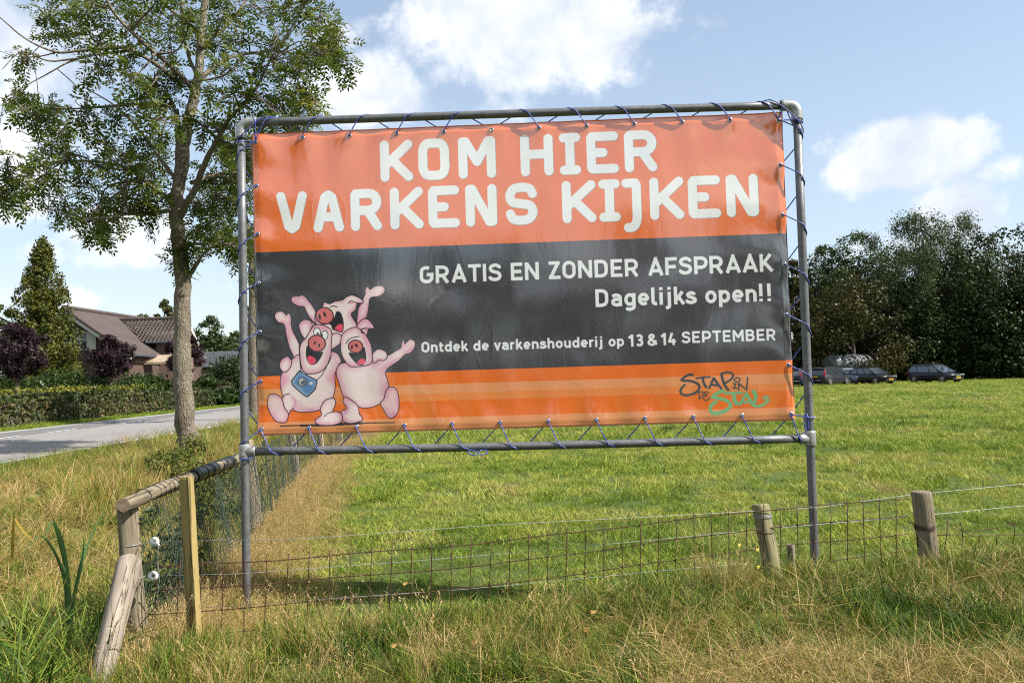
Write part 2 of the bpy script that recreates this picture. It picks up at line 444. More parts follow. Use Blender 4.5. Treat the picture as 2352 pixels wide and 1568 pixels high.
# dark field and the light bands (edges measured at both ends)
def band(p, q, col):
    a = (vy(*p[0])+vy(*p[1]))/2; b = (vy(*q[0])+vy(*q[1]))/2
    img[int(round(a)):int(round(b))] = col
Z6 = lambda x, y: (1640+x/5.6, 860+y/5.6)
Z5 = lambda x, y: (640+x/3.734, 680+y/3.734)
band(((640, 631), (1960, 583)), ((660, 941), (1980, 899)), DK)
band(((652, 968), Z6(1800, 440)), ((652, 1013), Z6(1800, 655)), OR3)
band(((652, 992), Z6(1800, 560)), ((652, 1013), Z6(1800, 655)), OR2)
yb0 = (vy(652, 1057)+vy(*Z6(1800, 880)))/2
img[int(yb0):] = OR3
yb1 = (vy(652, 1075)+vy(*Z6(1700, 985)))/2; img[int(yb1):] = (.80, .27, .11)
# big rounded lettering
GL = {  # strokes in a unit box, half stroke added outside; x 0..1, y 0..1 down
 'K': [[(0, 0), (0, 1)], [(1, 0), (.06, .62)], [(.36, .50), (1, 1)]],
 'O': [spline([(.5, 0), (.85, .03), (1, .22), (1, .5), (1, .78), (.85, .97), (.5, 1), (.15, .97), (0, .78), (0, .5), (0, .22), (.15, .03)], 5, True)],
 'M': [[(0, 1), (0, 0), (.10, 0), (.5, .62), (.90, 0), (1, 0), (1, 1)]],
 'H': [[(0, 0), (0, 1)], [(1, 0), (1, 1)], [(0, .47), (1, .47)]],
 'I': [[(0, 0), (1, 0)], [(0, 1), (1, 1)], [(.5, 0), (.5, 1)]],
 'E': [[(1, 0), (.05, 0), (0, .05), (0, .95), (.05, 1), (1, 1)], [(0, .5), (.52, .5)]],
 'R': [[(0, 1), (0, .05), (.05, 0), (.62, 0)]+[(.62+.38*math.sin(a), .26-.26*math.cos(a)) for a in np.linspace(0, math.pi, 9)][1:]+[(0, .52)], [(.56, .52), (1, 1)]],
 'V': [[(0, 0), (.34, .92), (.5, 1), (.66, .92), (1, 0)]],
 'A': [[(0, 1), (.34, .08), (.5, 0), (.66, .08), (1, 1)], [(.2, .68), (.8, .68)]],
 'N': [[(0, 1), (0, 0), (.10, 0), (.86, 1), (1, 1), (1, 0)]],
 'S': [spline([(1.0, .20), (.86, .04), (.5, 0), (.16, .05), (0, .25), (.12, .44), (.5, .50), (.88, .56), (1.0, .76), (.84, .95), (.5, 1), (.14, .96), (0, .80)], 5)],
 'J': [[(0, 0), (.9, 0), (1, .05), (1, .75)]+[(1-.62*(1-math.cos(a)), .75+.25*math.sin(a)) for a in np.linspace(0, math.pi/2, 6)][1:]+[(.1, 1)]]}
big = [('K', 600, 1645, 2035, 330, 825), ('O', 600, 2095, 2462, 318, 798), ('M', 1060, 400, 845, 295, 785), ('H', 1060, 1130, 1520, 260, 758), ('I', 1060, 1588, 1843, 250, 735), ('E', 1060, 1908, 2288, 230, 718), ('R', 1520, 188, 575, 215, 705),
       ('V', 600, 427, 793, 940, 1430), ('A', 600, 857, 1223, 925, 1418), ('R', 600, 1297, 1668, 908, 1402), ('K', 600, 1762, 2158, 880, 1385), ('E', 1060, 47, 420, 868, 1360), ('N', 1060, 485, 860, 848, 1350), ('S', 1060, 955, 1335, 835, 1325),
       ('K', 1060, 1620, 2025, 800, 1305), ('I', 1060, 2052, 2310, 795, 1283), ('J', 1520, 163, 395, 783, 1410), ('K', 1520, 487, 893, 760, 1265), ('E', 1520, 938, 1325, 745, 1245), ('N', 1520, 1385, 1770, 725, 1230)]
sc4 = 4.704
rows = [(0, 7), (7, 20)]
for a, b in rows:
    tops = []; bots = []
    for ch, ox, x0, x1, y0, y1 in big[a:b]:
        if ch == 'J': y1 = y0+490
        xm = (x0+x1)/2
        tops.append(vy(ox+xm/sc4, 280+(y0+4)/sc4)); bots.append(vy(ox+xm/sc4, 280+(y1-4)/sc4))
    T0, B0 = np.mean(tops), np.mean(bots)
    for ch, ox, x0, x1, y0, y1 in big[a:b]:
        ym = (y0+y1)/2
        lean = 5.0                                                     # the bounding boxes include a little lean
        u0 = to_uv(ox+(x0+lean)/sc4, 280+ym/sc4)[0]*TW; u1 = to_uv(ox+(x1-lean)/sc4, 280+ym/sc4)[0]*TW
        sw = (to_uv(ox+(x0+103)/sc4, 280+ym/sc4)[0]-to_uv(ox+x0/sc4, 280+ym/sc4)[0])*TW
        t0, b0 = T0, B0
        if ch == 'J': b0 = B0+(B0-T0)*.27
        hw = sw/2
        gl = [np.array([(u0+hw+p[0]*(u1-u0-sw), t0+hw+p[1]*(b0-t0-sw)) for p in st]) for st in GL[ch]]
        for st in gl: stroke(st+[1.5, 2.0], sw+3.5, (.30, .24, .21), closed=(ch == 'O'))
        for st in gl: stroke(st, sw*1.03, WH, closed=(ch == 'O'))
# DIN-like lettering: strokes on a unit cap height; baseline y=0 up
def arc(cx, cy, rx, ry, a0, a1, n=10): return [(cx+rx*math.cos(rad(a)), cy+ry*math.sin(rad(a))) for a in np.linspace(a0, a1, n)]
w_ = .10                                     # half stroke
lw = .20
def D_(*s, w): return (w, list(s))
xh = .72
bowl = lambda cx, x=xh: arc(cx, x/2, .25, x/2-w_, 0, 360, 20)
DG = {
 'G': D_(arc(.37, .5, .27, .4, 60, 90, 3)+arc(.37, .68, .27, .22, 90, 180, 6)+arc(.37, .32, .27, .22, 180, 360, 12)+[(.64, .46)], [(.38, .5), (.74, .5)], w=.76),
 'R': D_([(.10, 0), (.10, 1)], [(.10, .9), (.38, .9)]+arc(.38, .66, .24, .24, 90, -90, 9)+[(.10, .42)], [(.38, .42), (.64, 0)], w=.76),
 'A': D_([(.08, 0), (.40, .93)], [(.40, .93), (.72, 0)], [(.2, .27), (.6, .27)], [(.32, .95), (.48, .95)], w=.80),
 'T': D_([(0, .91), (.68, .91)], [(.34, .95), (.34, 0)], w=.68),
 'I': D_([(.10, 0), (.10, 1)], w=.22),
 'S': D_(spline([(.60, .78), (.48, .88), (.34, .91), (.16, .84), (.11, .71), (.19, .58), (.36, .52), (.53, .45), (.60, .30), (.53, .15), (.35, .09), (.18, .12), (.06, .22)], 4).tolist(), w=.70),
 'E': D_([(.10, 0), (.10, 1)], [(.1, .91), (.62, .91)], [(.1, .5), (.56, .5)], [(.1, .09), (.62, .09)], w=.66),
 'F': D_([(.10, 0), (.10, 1)], [(.1, .91), (.62, .91)], [(.1, .47), (.56, .47)], w=.64),
 'N': D_([(.10, 0), (.10, 1)], [(.66, 0), (.66, 1)], [(.12, .93), (.64, .07)], w=.78),
 'Z': D_([(.02, .91), (.60, .91)], [(.02, .09), (.62, .09)], [(.10, .06), (.52, .94)], w=.64),
 'O': D_(arc(.36, .66, .26, .25, 0, 180, 10)+arc(.36, .34, .26, .25, 180, 360, 10)+[(.62, .66)], w=.74),
 'D': D_([(.10, 0), (.10, 1)], [(.1, .91), (.34, .91)]+arc(.34, .65, .28, .26, 90, 0, 7)+arc(.34, .35, .28, .26, 0, -90, 7)+[(.10, .09)], w=.76),
 'P': D_([(.10, 0), (.10, 1)], [(.10, .9), (.40, .9)]+arc(.40, .64, .24, .26, 90, -90, 9)+[(.10, .38)], w=.72),
 'K': D_([(.10, 0), (.10, 1)], [(.12, .36), (.58, .98)], [(.26, .52), (.66, .02)], w=.72),
 'M': D_([(.10, 0), (.10, 1)], [(.78, 0), (.78, 1)], [(.11, .95), (.44, .34)], [(.77, .95), (.44, .34)], w=.90),
 'B': D_([(.10, 0), (.10, 1)], [(.10, .91), (.38, .91)]+arc(.38, .72, .21, .19, 90, -90, 8)+[(.10, .53)], [(.38, .53)]+arc(.38, .31, .25, .22, 90, -90, 8)+[(.10, .09)], w=.74),
 'a': D_(arc(.30, xh-.24, .22, .16, 150, 0, 8)+[(.52, 0)], [(.52, .40), (.30, .40)]+arc(.28, .245, .17, .155, 90, 270, 8)+[(.52, .09)], w=.64),
 'g': D_(arc(.32, xh/2, .22, xh/2-.09, 0, 360, 18), [(.54, xh), (.54, .02)]+arc(.30, -.02, .24, .17, 0, -140, 9), w=.66),
 'e': D_([(.54, .36)]+arc(.32, xh/2, .22, xh/2-.09, 8, 312, 18), [(.10, .345), (.54, .345)], w=.64),
 'l': D_([(.11, 1), (.11, .2)]+arc(.24, .2, .13, .12, 180, 262, 4)+[(.32, .08)], w=.36),
 'i': D_([(.11, 0), (.11, xh)], [(.11, .84), (.11, 1)], w=.27),
 'j': D_([(.20, xh), (.20, -.04)]+arc(.04, -.06, .16, .11, 0, -100, 5), [(.20, .84), (.20, 1)], w=.36),
 'k': D_([(.10, 0), (.10, 1)], [(.14, .26), (.48, xh)], [(.26, .42), (.54, 0)], w=.58),
 's': D_(spline([(.47, xh-.16), (.28, xh-.09), (.12, xh-.16), (.13, xh-.27), (.30, .37), (.47, .28), (.48, .16), (.30, .08), (.10, .12), (.05, .18)], 4).tolist(), w=.57),
 'o': D_(arc(.32, xh/2, .22, xh/2-.09, 0, 360, 18), w=.64),
 'p': D_([(.11, -.24), (.11, xh)], arc(.33, xh/2, .22, xh/2-.09, 0, 360, 18), w=.65),
 'd': D_([(.54, 0), (.54, 1)], arc(.32, xh/2, .22, xh/2-.09, 0, 360, 18), w=.66),
 'h': D_([(.11, 0), (.11, 1)], [(.11, .5)]+arc(.315, xh-.28, .205, .19, 160, 0, 8)+[(.52, 0)], w=.64),
 'n': D_([(.11, 0), (.11, xh)], [(.11, .45)]+arc(.315, xh-.28, .205, .19, 160, 0, 8)+[(.52, 0)], w=.64),
 'u': D_([(.52, 0), (.52, xh)], [(.11, xh)]+arc(.315, .28, .205, .19, 180, 340, 8), w=.64),
 'r': D_([(.11, 0), (.11, xh)], [(.11, .45)]+arc(.30, xh-.27, .19, .18, 160, 60, 5), w=.44),
 't': D_([(.16, .92), (.16, .22)]+arc(.30, .22, .14, .13, 180, 270, 4)+[(.38, .09)], [(.02, xh-.09), (.38, xh-.09)], w=.42),
 'v': D_([(.06, xh), (.28, .06)], [(.50, xh), (.28, .06)], [(.2, .03), (.36, .03)], w=.56),
 '!': D_([(.12, 1), (.12, .30)], [(.12, 0), (.12, .17)], w=.36),
 '1': D_([(.36, 0), (.36, 1)], [(.08, .70), (.36, .93)], w=.56),
 '3': D_(arc(.32, .72, .20, .19, 150, -90, 10)+arc(.32, .31, .23, .22, 90, -150, 10), w=.68),
 '4': D_([(.36, 1), (.10, .30), (.64, .30)], [(.46, .50), (.46, 0)], w=.72),
 '&': D_(spline([(.74, .10), (.22, .62), (.20, .82), (.36, .91), (.50, .80), (.44, .66), (.14, .40), (.11, .20), (.30, .09), (.50, .13), (.68, .44)], 4).tolist(), w=.86),
 ' ': (.30, [])}
def text(s, p0, p1, capA, capB, gap=.085, wgt=.19, wx=1.0):
    """p0/p1: left and right end on the baseline (photo px); capA, capB: cap height in photo px at both ends"""
    u0, v0 = to_uv(*p0); u1, v1 = to_uv(*p1)
    c0 = to_uv(p0[0], p0[1]-capA)[1]; c1 = to_uv(p1[0], p1[1]-capB)[1]
    ch = ((v0-c0)+(v1-c1))/2*TH; vb = (v0+v1)/2*TH
    tot = sum(DG[c][0]+gap for c in s)-gap
    k = (u1-u0)*TW/tot; x = u0*TW
    for c in s:
        wdt, sts = DG[c]
        for st in sts:
            stroke([(x+p[0]*k, vb-p[1]*ch) for p in st], wgt*ch, WH, butt=True)
        x += (wdt+gap)*k
q = lambda ox, x, y: (ox+x/sc4, 620+y/sc4)
text('GRATIS EN ZONDER AFSPRAAK', q(1030, 92, 421), q(1480, 2135, 273), 207/sc4, 207/sc4)
text('Dagelijks open!!', q(1480, 42, 695), q(1480, 2137, 621), 207/sc4, 207/sc4)
text('Ontdek de varkenshouderij op', q(1030, 112, 1228), q(1480, 380, 1149), 122/sc4, 122/sc4, wgt=.20)
text('13', q(1480, 425, 1160), q(1480, 610, 1152), 142/sc4, 142/sc4, wgt=.2)
text('&', q(1480, 655, 1148), q(1480, 780, 1145), 140/sc4, 140/sc4, wgt=.2)
text('14', q(1480, 808, 1143), q(1480, 996, 1136), 142/sc4, 142/sc4, wgt=.2)
text('SEPTEMBER', q(1480, 1057, 1120), q(1480, 2167, 1082), 137/sc4, 137/sc4, gap=.12)
# the graffiti-like logo
def uvp(pts, f): return np.array([[a*b for a, b in zip(to_uv(*f(*p)), (TW, TH))] for p in pts])
zl = lambda x, y: (1700+x/9.8, 910+y/9.8)
kl = (to_uv(1800, 960)[0]-to_uv(1799, 960)[0])*TW/9.8
def lg(pts, wd_, col, n=5, tip=None):
    p = spline(uvp(pts, zl), n) if n > 1 else uvp(pts, zl)
    stroke(p+[.8, 1.2], wd_*kl+2.5, (.12, .11, .09), alpha=.35, soft=3)
    if tip is None: stroke(p, wd_*kl, col)
    else:
        for i in range(len(p)-1):
            f = 1-(i/(len(p)-1)); stroke(p[i:i+2], (tip+(wd_-tip)*f)*kl, col)
LD = (.055, .062, .072); LG = (.17, .44, .20)
lg([(310, 262), (250, 248), (150, 290), (45, 372), (70, 400), (250, 412), (400, 460), (475, 540), (440, 650), (330, 720), (180, 758), (60, 740), (12, 680), (30, 600), (110, 510)], 58, LD)
lg([(395, 345), (560, 320), (735, 312)], 40, LD, 2); lg([(565, 340), (575, 450), (640, 560)], 62, LD, 3)
lg([(715, 585), (820, 345)], 56, LD, 1); lg([(825, 345), (1005, 590)], 60, LD, 1); lg([(760, 500), (950, 520)], 55, LD, 1)
lg([(1015, 240), (1050, 400), (1100, 520), (1185, 630)], 64, LD, 4); lg([(1010, 235), (1180, 195), (1300, 255), (1250, 370), (1110, 460)], 50, LD, 5)
lg([(1395, 330), (1450, 345), (1470, 385), (1440, 425), (1385, 430), (1335, 410), (1330, 360), (1395, 330)], 30, LD, 3)
lg([(1295, 475), (1385, 478)], 28, LD, 1); lg([(1350, 475), (1340, 590)], 38, LD, 1); lg([(1275, 580), (1400, 588)], 28, LD, 1)
lg([(1438, 630), (1440, 475)], 40, LD, 1); lg([(1450, 480), (1630, 625)], 38, LD, 1); lg([(1630, 620), (1655, 335)], 36, LD, 1)
lg([(465, 700), (478, 845)], 28, LD, 1); lg([(450, 690), (540, 678), (575, 720), (480, 850)], 26, LD, 4)
lg([(705, 690), (620, 680), (590, 730), (670, 755), (590, 795), (575, 850), (640, 888), (735, 825)], 28, LD, 4)
lg([(1075, 665), (1000, 665), (800, 790), (900, 826), (1080, 865), (1210, 940), (1240, 1020), (1120, 1130), (950, 1195), (800, 1195), (735, 1100), (770, 1000), (875, 920)], 82, LG)
lg([(1110, 715), (1520, 700)], 58, LG, 1); lg([(1315, 720), (1330, 850), (1385, 965)], 95, LG, 3)
lg([(1470, 975), (1620, 720)], 72, LG, 1); lg([(1620, 720), (1760, 960)], 80, LG, 1); lg([(1540, 930), (1720, 920)], 60, LG, 1)
lg([(1800, 670), (1850, 760), (1830, 900), (1780, 990), (1900, 1025), (2050, 985), (2150, 890), (2130, 800), (2060, 800), (2050, 860), (2110, 870)], 95, LG, 5, tip=22)
lg([(2150, 880), (2200, 895)], 16, LG, 1)
# three cartoon pigs
kp = (to_uv(801, 900)[0]-to_uv(800, 900)[0])*TW/3.734
SK = (.80, .66, .64); SKe = (.70, .34, .44); LN = (.022, .018, .026); SN = (.62, .16, .15); SNe = (.50, .10, .11); MO = (.010, .012, .018); TO = (.75, .07, .13)
def shape(pts, col=SK, edge=SKe, ew=34, line=LN, lw_=9, n=5):
    p = spline(uvp(pts, Z5), n, True)
    fill(p, col, edge, ew*kp)
    if line is not None: stroke(p, lw_*kp, line, closed=True)
def ln(pts, wd_=9, col=LN, n=5):
    p = uvp(pts, Z5); p = spline(p, n) if len(p) > 2 else p
    stroke(p, wd_*kp, col)
def ell(cx, cy, rx, ry, rot, col, edge=None, lw_=0, ew=12):
    a = np.linspace(0, 2*math.pi, 20)[:-1]; c, s_ = math.cos(rad(rot)), math.sin(rad(rot))
    pts = [(cx+rx*math.cos(t)*c-ry*math.sin(t)*s_, cy+rx*math.cos(t)*s_+ry*math.sin(t)*c) for t in a]
    p = uvp(pts, Z5); fill(p, col, edge, ew*kp)
    if lw_: stroke(p, lw_*kp, LN, closed=True)
ln([(230, 1436), (500, 1426), (800, 1410), (1290, 1403)], 12, n=1); ln([(420, 1432), (700, 1428), (1000, 1408)], 20, n=1)
shape([(345, 228), (400, 225), (428, 215), (465, 235), (490, 265), (530, 320), (560, 380), (575, 470), (555, 480), (505, 430), (470, 370), (448, 325), (400, 318), (345, 290), (328, 258)])
shape([(945, 500), (945, 420), (960, 330), (985, 290), (1003, 240), (1018, 205), (1020, 155), (1045, 135), (1066, 160), (1110, 133), (1175, 128), (1205, 160), (1190, 200), (1140, 228), (1068, 245), (1052, 330), (1035, 410), (1000, 450), (975, 500)])
shape([(620, 320), (635, 280), (660, 288), (690, 295), (740, 273), (805, 262), (840, 235), (890, 215), (930, 225), (980, 250), (1003, 275), (985, 293), (945, 292), (930, 350), (890, 390), (908, 435), (940, 490), (950, 560), (900, 640), (800, 640), (680, 560), (600, 520), (560, 480), (550, 420), (570, 350)])
ell(892, 288, 22, 12, 0, (.78, .16, .22), SK, ew=10)
ln([(860, 292), (885, 268), (920, 280), (960, 293), (1000, 285)]); ln([(692, 326), (725, 317), (758, 327)])
shape([(765, 370), (790, 385), (812, 450), (815, 520), (800, 560), (745, 545), (715, 530), (705, 495), (680, 480), (715, 455), (740, 410), (750, 378)], MO, None, 1)
shape([(735, 528), (765, 492), (805, 487), (810, 530), (795, 556), (765, 545)], TO, None, 1, line=None)
ell(640, 408, 84, 78, 20, SN, SNe, 11); ell(595, 418, 11, 28, -12, MO); ell(641, 394, 11, 26, -25, MO)
# right pig
shape([(800, 850), (755, 900), (750, 960), (778, 1050), (800, 1120), (830, 1180), (880, 1215), (945, 1245), (1000, 1268), (1080, 1260), (1160, 1225), (1215, 1150), (1238, 1070), (1225, 1000), (1208, 940), (1240, 890), (1330, 830), (1390, 770), (1440, 755), (1478, 710), (1488, 660), (1465, 632), (1430, 632), (1388, 668), (1385, 628), (1360, 655), (1352, 705), (1300, 738), (1225, 780), (1150, 800), (1085, 820), (950, 840)], ew=60)
shape([(1085, 770), (1120, 728), (1160, 718), (1215, 745), (1225, 795), (1190, 825), (1145, 822), (1120, 845), (1088, 835)])
shape([(840, 1165), (812, 1205), (845, 1272), (800, 1295), (785, 1340), (812, 1385), (870, 1412), (950, 1400), (995, 1378), (985, 1345), (965, 1320), (945, 1240)])
shape([(1160, 1225), (1195, 1180), (1212, 1110), (1250, 1072), (1300, 1082), (1330, 1150), (1335, 1260), (1310, 1330), (1265, 1362), (1225, 1340), (1188, 1280)], (.80, .55, .56), SKe)
shape([(680, 720), (673, 650), (700, 590), (750, 570), (800, 595), (790, 660), (740, 700), (700, 725)])
shape([(940, 520), (970, 460), (1015, 435), (1060, 452), (1105, 522), (1050, 530), (1035, 590), (985, 562)])
shape([(800, 595), (850, 540), (935, 515), (1000, 560), (1040, 610), (1075, 680), (1085, 760), (1082, 840), (1040, 868), (960, 882), (880, 880), (825, 820), (795, 750), (790, 680)], ew=40)
ln([(1035, 525), (990, 530), (985, 560), (1005, 570)], 12); ln([(840, 665), (880, 620), (965, 600)])
shape([(870, 755), (930, 760), (1002, 700), (1022, 760), (1022, 825), (995, 864), (955, 862), (905, 815)], MO, None, 1)
shape([(945, 845), (975, 812), (1012, 812), (1018, 845), (995, 860), (962, 860)], TO, None, 1, line=None)
ell(930, 694, 68, 60, 5, SN, SNe, 11); ell(896, 700, 10, 20, 10, MO); ell(937, 684, 12, 20, -40, MO)
# left pig
shape([(345, 800), (345, 780), (310, 700), (285, 600), (262, 490), (210, 470), (178, 430), (176, 395), (205, 368), (248, 370), (285, 402), (296, 380), (318, 398), (330, 440), (328, 485), (345, 550), (380, 620), (405, 680), (420, 760), (400, 810)])
shape([(350, 800), (300, 850), (250, 930), (228, 1010), (232, 1090), (258, 1180), (320, 1270), (380, 1300), (450, 1308), (540, 1300), (610, 1280), (680, 1225), (722, 1160), (740, 1060), (737, 960), (770, 870), (795, 830), (760, 760), (700, 740), (600, 740), (420, 760)], ew=60)
shape([(222, 885), (228, 830), (265, 795), (300, 788), (328, 825), (325, 880), (290, 925), (250, 930)])
shape([(240, 1190), (268, 1150), (310, 1135), (380, 1200), (355, 1270), (325, 1300), (300, 1345), (255, 1280)], line=None)
ln([(245, 1180), (270, 1145), (315, 1133)]); ln([(352, 1268), (320, 1300), (300, 1345)])
shape([(108, 1210), (120, 1152), (165, 1135), (210, 1150), (245, 1190), (265, 1260), (302, 1320), (288, 1392), (250, 1405), (190, 1390), (140, 1330), (112, 1265)], (.80, .58, .58), SKe)
shape([(600, 1280), (612, 1330), (562, 1370), (555, 1405), (600, 1425), (700, 1428), (780, 1410), (808, 1370), (795, 1320), (750, 1300), (718, 1300), (740, 1240), (742, 1200), (715, 1175), (640, 1200)])
ln([(640, 1345), (670, 1318), (715, 1302)])
shape([(400, 490), (430, 455), (475, 443), (520, 465), (555, 500), (520, 515), (500, 570), (462, 620), (430, 590), (405, 530)])
shape([(408, 740), (410, 700), (430, 650), (465, 615), (500, 555), (545, 500), (610, 492), (665, 512), (705, 550), (705, 640), (702, 730), (697, 800), (670, 860), (610, 925), (520, 950), (450, 935), (418, 860)], ew=40)
ln([(512, 470), (525, 500), (505, 545), (470, 610)], 8)
ell(570, 560, 32, 40, 0, WH, None, 8); ell(638, 592, 33, 46, 15, WH, None, 8); ell(576, 573, 10, 12, 0, MO); ell(617, 590, 9, 11, 0, MO)
shape([(480, 690), (540, 730), (600, 748), (622, 748), (600, 800), (560, 850), (520, 862), (490, 840), (470, 780)], MO, None, 1)
shape([(480, 795), (510, 782), (545, 800), (558, 835), (530, 858), (495, 850)], TO, None, 1, line=None)
ell(568, 665, 82, 78, 10, SN, SNe, 11); ell(549, 660, 9, 20, 30, MO); ell(590, 683, 9, 18, -20, MO)
ln([(403, 690), (408, 800), (420, 925)], 10); ln([(697, 780), (660, 880), (610, 965), (560, 1012)], 8)
cm = uvp([(335, 1020), (405, 928), (565, 1016), (548, 1090), (480, 1158), (440, 1138), (345, 1050)], Z5)
stroke(cm, 22*kp, LN, closed=True); fill(cm, (.10, .22, .42), (.22, .36, .55), 25*kp)
ell(435, 1023, 42, 44, 0, (.05, .055, .06)); ell(432, 1022, 32, 34, 0, (.5, .52, .54)); ell(438, 1024, 23, 25, 0, (.10, .11, .13)); ell(430, 1012, 7, 7, 0, WH); ell(515, 1037, 17, 15, 0, (.6, .62, .64)); ell(450, 940, 14, 10, 0, (.5, .52, .55), None, 6)
# slight fading of the print, dirt specks
yy, xx = np.mgrid[0:TH, 0:TW].astype(np.float32)
img *= (.96+.08*fbm(xx, yy, .004))[..., None]
dn = rng.random((160, 2)); 
for a_, b_ in dn:
    x_, y_ = int(a_*TW), int(b_*TH); img[y_:y_+2, x_:x_+2] = img[y_:y_+2, x_:x_+2]*.6+np.array((.25, .24, .2))*.4
pim = bpy.data.images.new('banner_print', TW, TH, alpha=False, float_buffer=True); pim.colorspace_settings.name = 'Linear Rec.709'
buf = np.ones((TH, TW, 4), np.float32); buf[..., :3] = img[::-1]*.92
pim.pixels.foreach_set(buf.ravel()); pim.update(); pim.pack()
del buf, xx, yy

m, t = mat('printed_pvc'); M_ban = m
uvn = t.n('ShaderNodeUVMap', uv_map='UVMap')
tx = t.n('ShaderNodeTexImage', image=pim, interpolation='Cubic', extension='EXTEND', i={0: uvn.outputs[0]})
tcn = t.n('ShaderNodeTexCoord'); obv = tcn.outputs['Object']
wv = t.n('ShaderNodeTexWave', wave_type='BANDS', bands_direction='Z', i={'Vector': obv, 'Scale': 260.0}); wv2 = t.n('ShaderNodeTexWave', wave_type='BANDS', bands_direction='X', i={'Vector': obv, 'Scale': 260.0})
mp = t.n('ShaderNodeMapping', i={0: obv}); mp.inputs['Scale'].default_value = (2.2, 1, .9)
cr = t.n('ShaderNodeTexVoronoi', feature='DISTANCE_TO_EDGE', i={'Vector': mp.outputs[0], 'Scale': 1.6}); 
crn = t.noise(mp.outputs[0], 3.2, 6, .55, 1.2)
hgt = t.m('ADD', t.m('MULTIPLY', crn, .0030), t.m('MULTIPLY', t.m('ADD', wv.outputs[1], wv2.outputs[1]), .00004))
mpc = t.n('ShaderNodeMapping', i={0: obv}); mpc.inputs['Rotation'].default_value = (0, .5, 0); mpc.inputs['Scale'].default_value = (3.0, 1, .5)
crs = t.n('ShaderNodeTexVoronoi', feature='DISTANCE_TO_EDGE', i={'Vector': t.n('ShaderNodeVectorMath', operation='ADD', i={0: mpc.outputs[0], 1: t.n('ShaderNodeTexNoise', i={'Vector': obv, 'Scale': 1.5}).outputs['Color']}).outputs[0], 'Scale': 1.1})
crease = t.m('MULTIPLY', t.m('SUBTRACT', 1.0, t.m('MULTIPLY', crs.outputs[0], 30.0, clamp=True)), t.m('MULTIPLY', t.m('SUBTRACT', t.noise(obv, 1.7, 2), .42, clamp=True), .007))
hgt = t.m('ADD', hgt, crease)
bn = t.n('ShaderNodeBump', i={'Height': hgt, 'Distance': 1.0, 'Strength': .12})
dirt = t.ramp(t.noise(obv, 2.3, 6, .6), [(.35, (1, 1, 1)), (.75, (.90, .89, .87))])
col = t.mix(1.0, tx.outputs[0], dirt, 'MULTIPLY')
b = t.n('ShaderNodeBsdfPrincipled', i={'Base Color': col, 'Roughness': .55, 'Specular IOR Level': .3, 'Coat Weight': 1.0, 'Coat Roughness': .04, 'Coat IOR': 2.32, 'Normal': bn.outputs[0], 'Coat Normal': bn.outputs[0]})
finish(t, b.outputs[0])
nu, nv = 260, 150
U, Vv = np.meshgrid(np.linspace(0, 1, nu), np.linspace(0, 1, nv))
bx, bz = bil(U, Vv)
EU = np.linspace(.008, .992, 12); EV = np.linspace(.012, .985, 7)
du = np.minimum(U, 1-U)*bw; dv = np.minimum(Vv, 1-Vv)*bh_
edge = np.minimum(du, dv)
# soft folds, strongest beside the lacing, and a slack belly
fold = .0008*(fbm(bx, bz*.28, 5.5, 3)-.5)*2+.0025*(fbm(bx*1.0, bz, .9, 8)-.5)*2
pull = np.zeros_like(bx)
for e in EU:
    for vv_ in (0, 1):
        d_ = np.hypot((U-e)*bw, (Vv-vv_)*bh_); pull += np.exp(-(d_/.10)**2)*.006
for e in EV:
    for uu_ in (0, 1):
        d_ = np.hypot((U-uu_)*bw, (Vv-e)*bh_); pull += np.exp(-(d_/.10)**2)*.006
ray_ = .0022*np.sin(bx*26+np.sin(bz*5)*1.5)*np.exp(-dv/.22)+.0018*np.sin(bz*22+bx)*np.exp(-du/.2)
hem = np.where(edge < .036, .0018+(.036-edge)*.10, 0)*np.clip((.042-edge)/.006, 0, 1)
by = fold+ray_-pull+hem*1.0
Vb = np.stack([bx.ravel(), by.ravel(), bz.ravel()], 1)
ii = np.arange(nu*nv).reshape(nv, nu)
Fb = np.stack([ii[:-1, :-1].ravel(), ii[1:, :-1].ravel(), ii[1:, 1:].ravel(), ii[:-1, 1:].ravel()], 1)
uvb = np.stack([U.ravel(), 1-Vv.ravel()], 1)
bnr = empty('banner', (0, 0, 1.1)); tag(bnr, 'orange and charcoal vinyl banner with big white lettering and three cartoon pigs', 'banner')
sheet = link('printed_sheet', np_mesh('printed_sheet', Vb-[0, 0, 1.1], Fb, M_ban, True, uv=uvb), bnr)
sheet.location = (0, 0, 0)
sd_ = sheet.modifiers.new('thickness', 'SOLIDIFY'); sd_.thickness = .0012; sd_.offset = 1
M_eye = pbr('nickel', (.72, .71, .68), .22, 1.0)
def eyelet_mesh():
    V = []; F = []; n, k = 16, 8
    for i in range(n):
        a = 2*math.pi*i/n
        for j in range(k):
            b_ = 2*math.pi*j/k; r = .0105+.0042*math.cos(b_)
            V.append((r*math.cos(a), .0030*math.sin(b_), r*math.sin(a)))
    for i in range(n):
        for j in range(k): F.append((i*k+j, ((i+1) % n)*k+j, ((i+1) % n)*k+(j+1) % k, i*k+(j+1) % k))
    me = bpy.data.meshes.new('eyelet'); me.from_pydata(V, [], F); me.polygons.foreach_set('use_smooth', [True]*len(F)); me.materials.append(M_eye); return me
em = eyelet_mesh()
def surf_y(u, v): return float(by[min(nv-1, max(0, int(round(v*(nv-1))))), min(nu-1, max(0, int(round(u*(nu-1)))))])
vT, vB_ = .020, .980; uL, uR = .008, .992
EY = {}
def eyelet(u, v):
    x, z = bil(u, v); y = surf_y(u, v)
    o = link('eyelet', em, bnr, (x, y-.002, z-1.1)); EY[(round(u, 3), round(v, 3))] = (x, y, z); return (x, y, z)
top = [eyelet(u, vT+(.008 if i in (0, 11) else 0)) for i, u in enumerate(EU)]
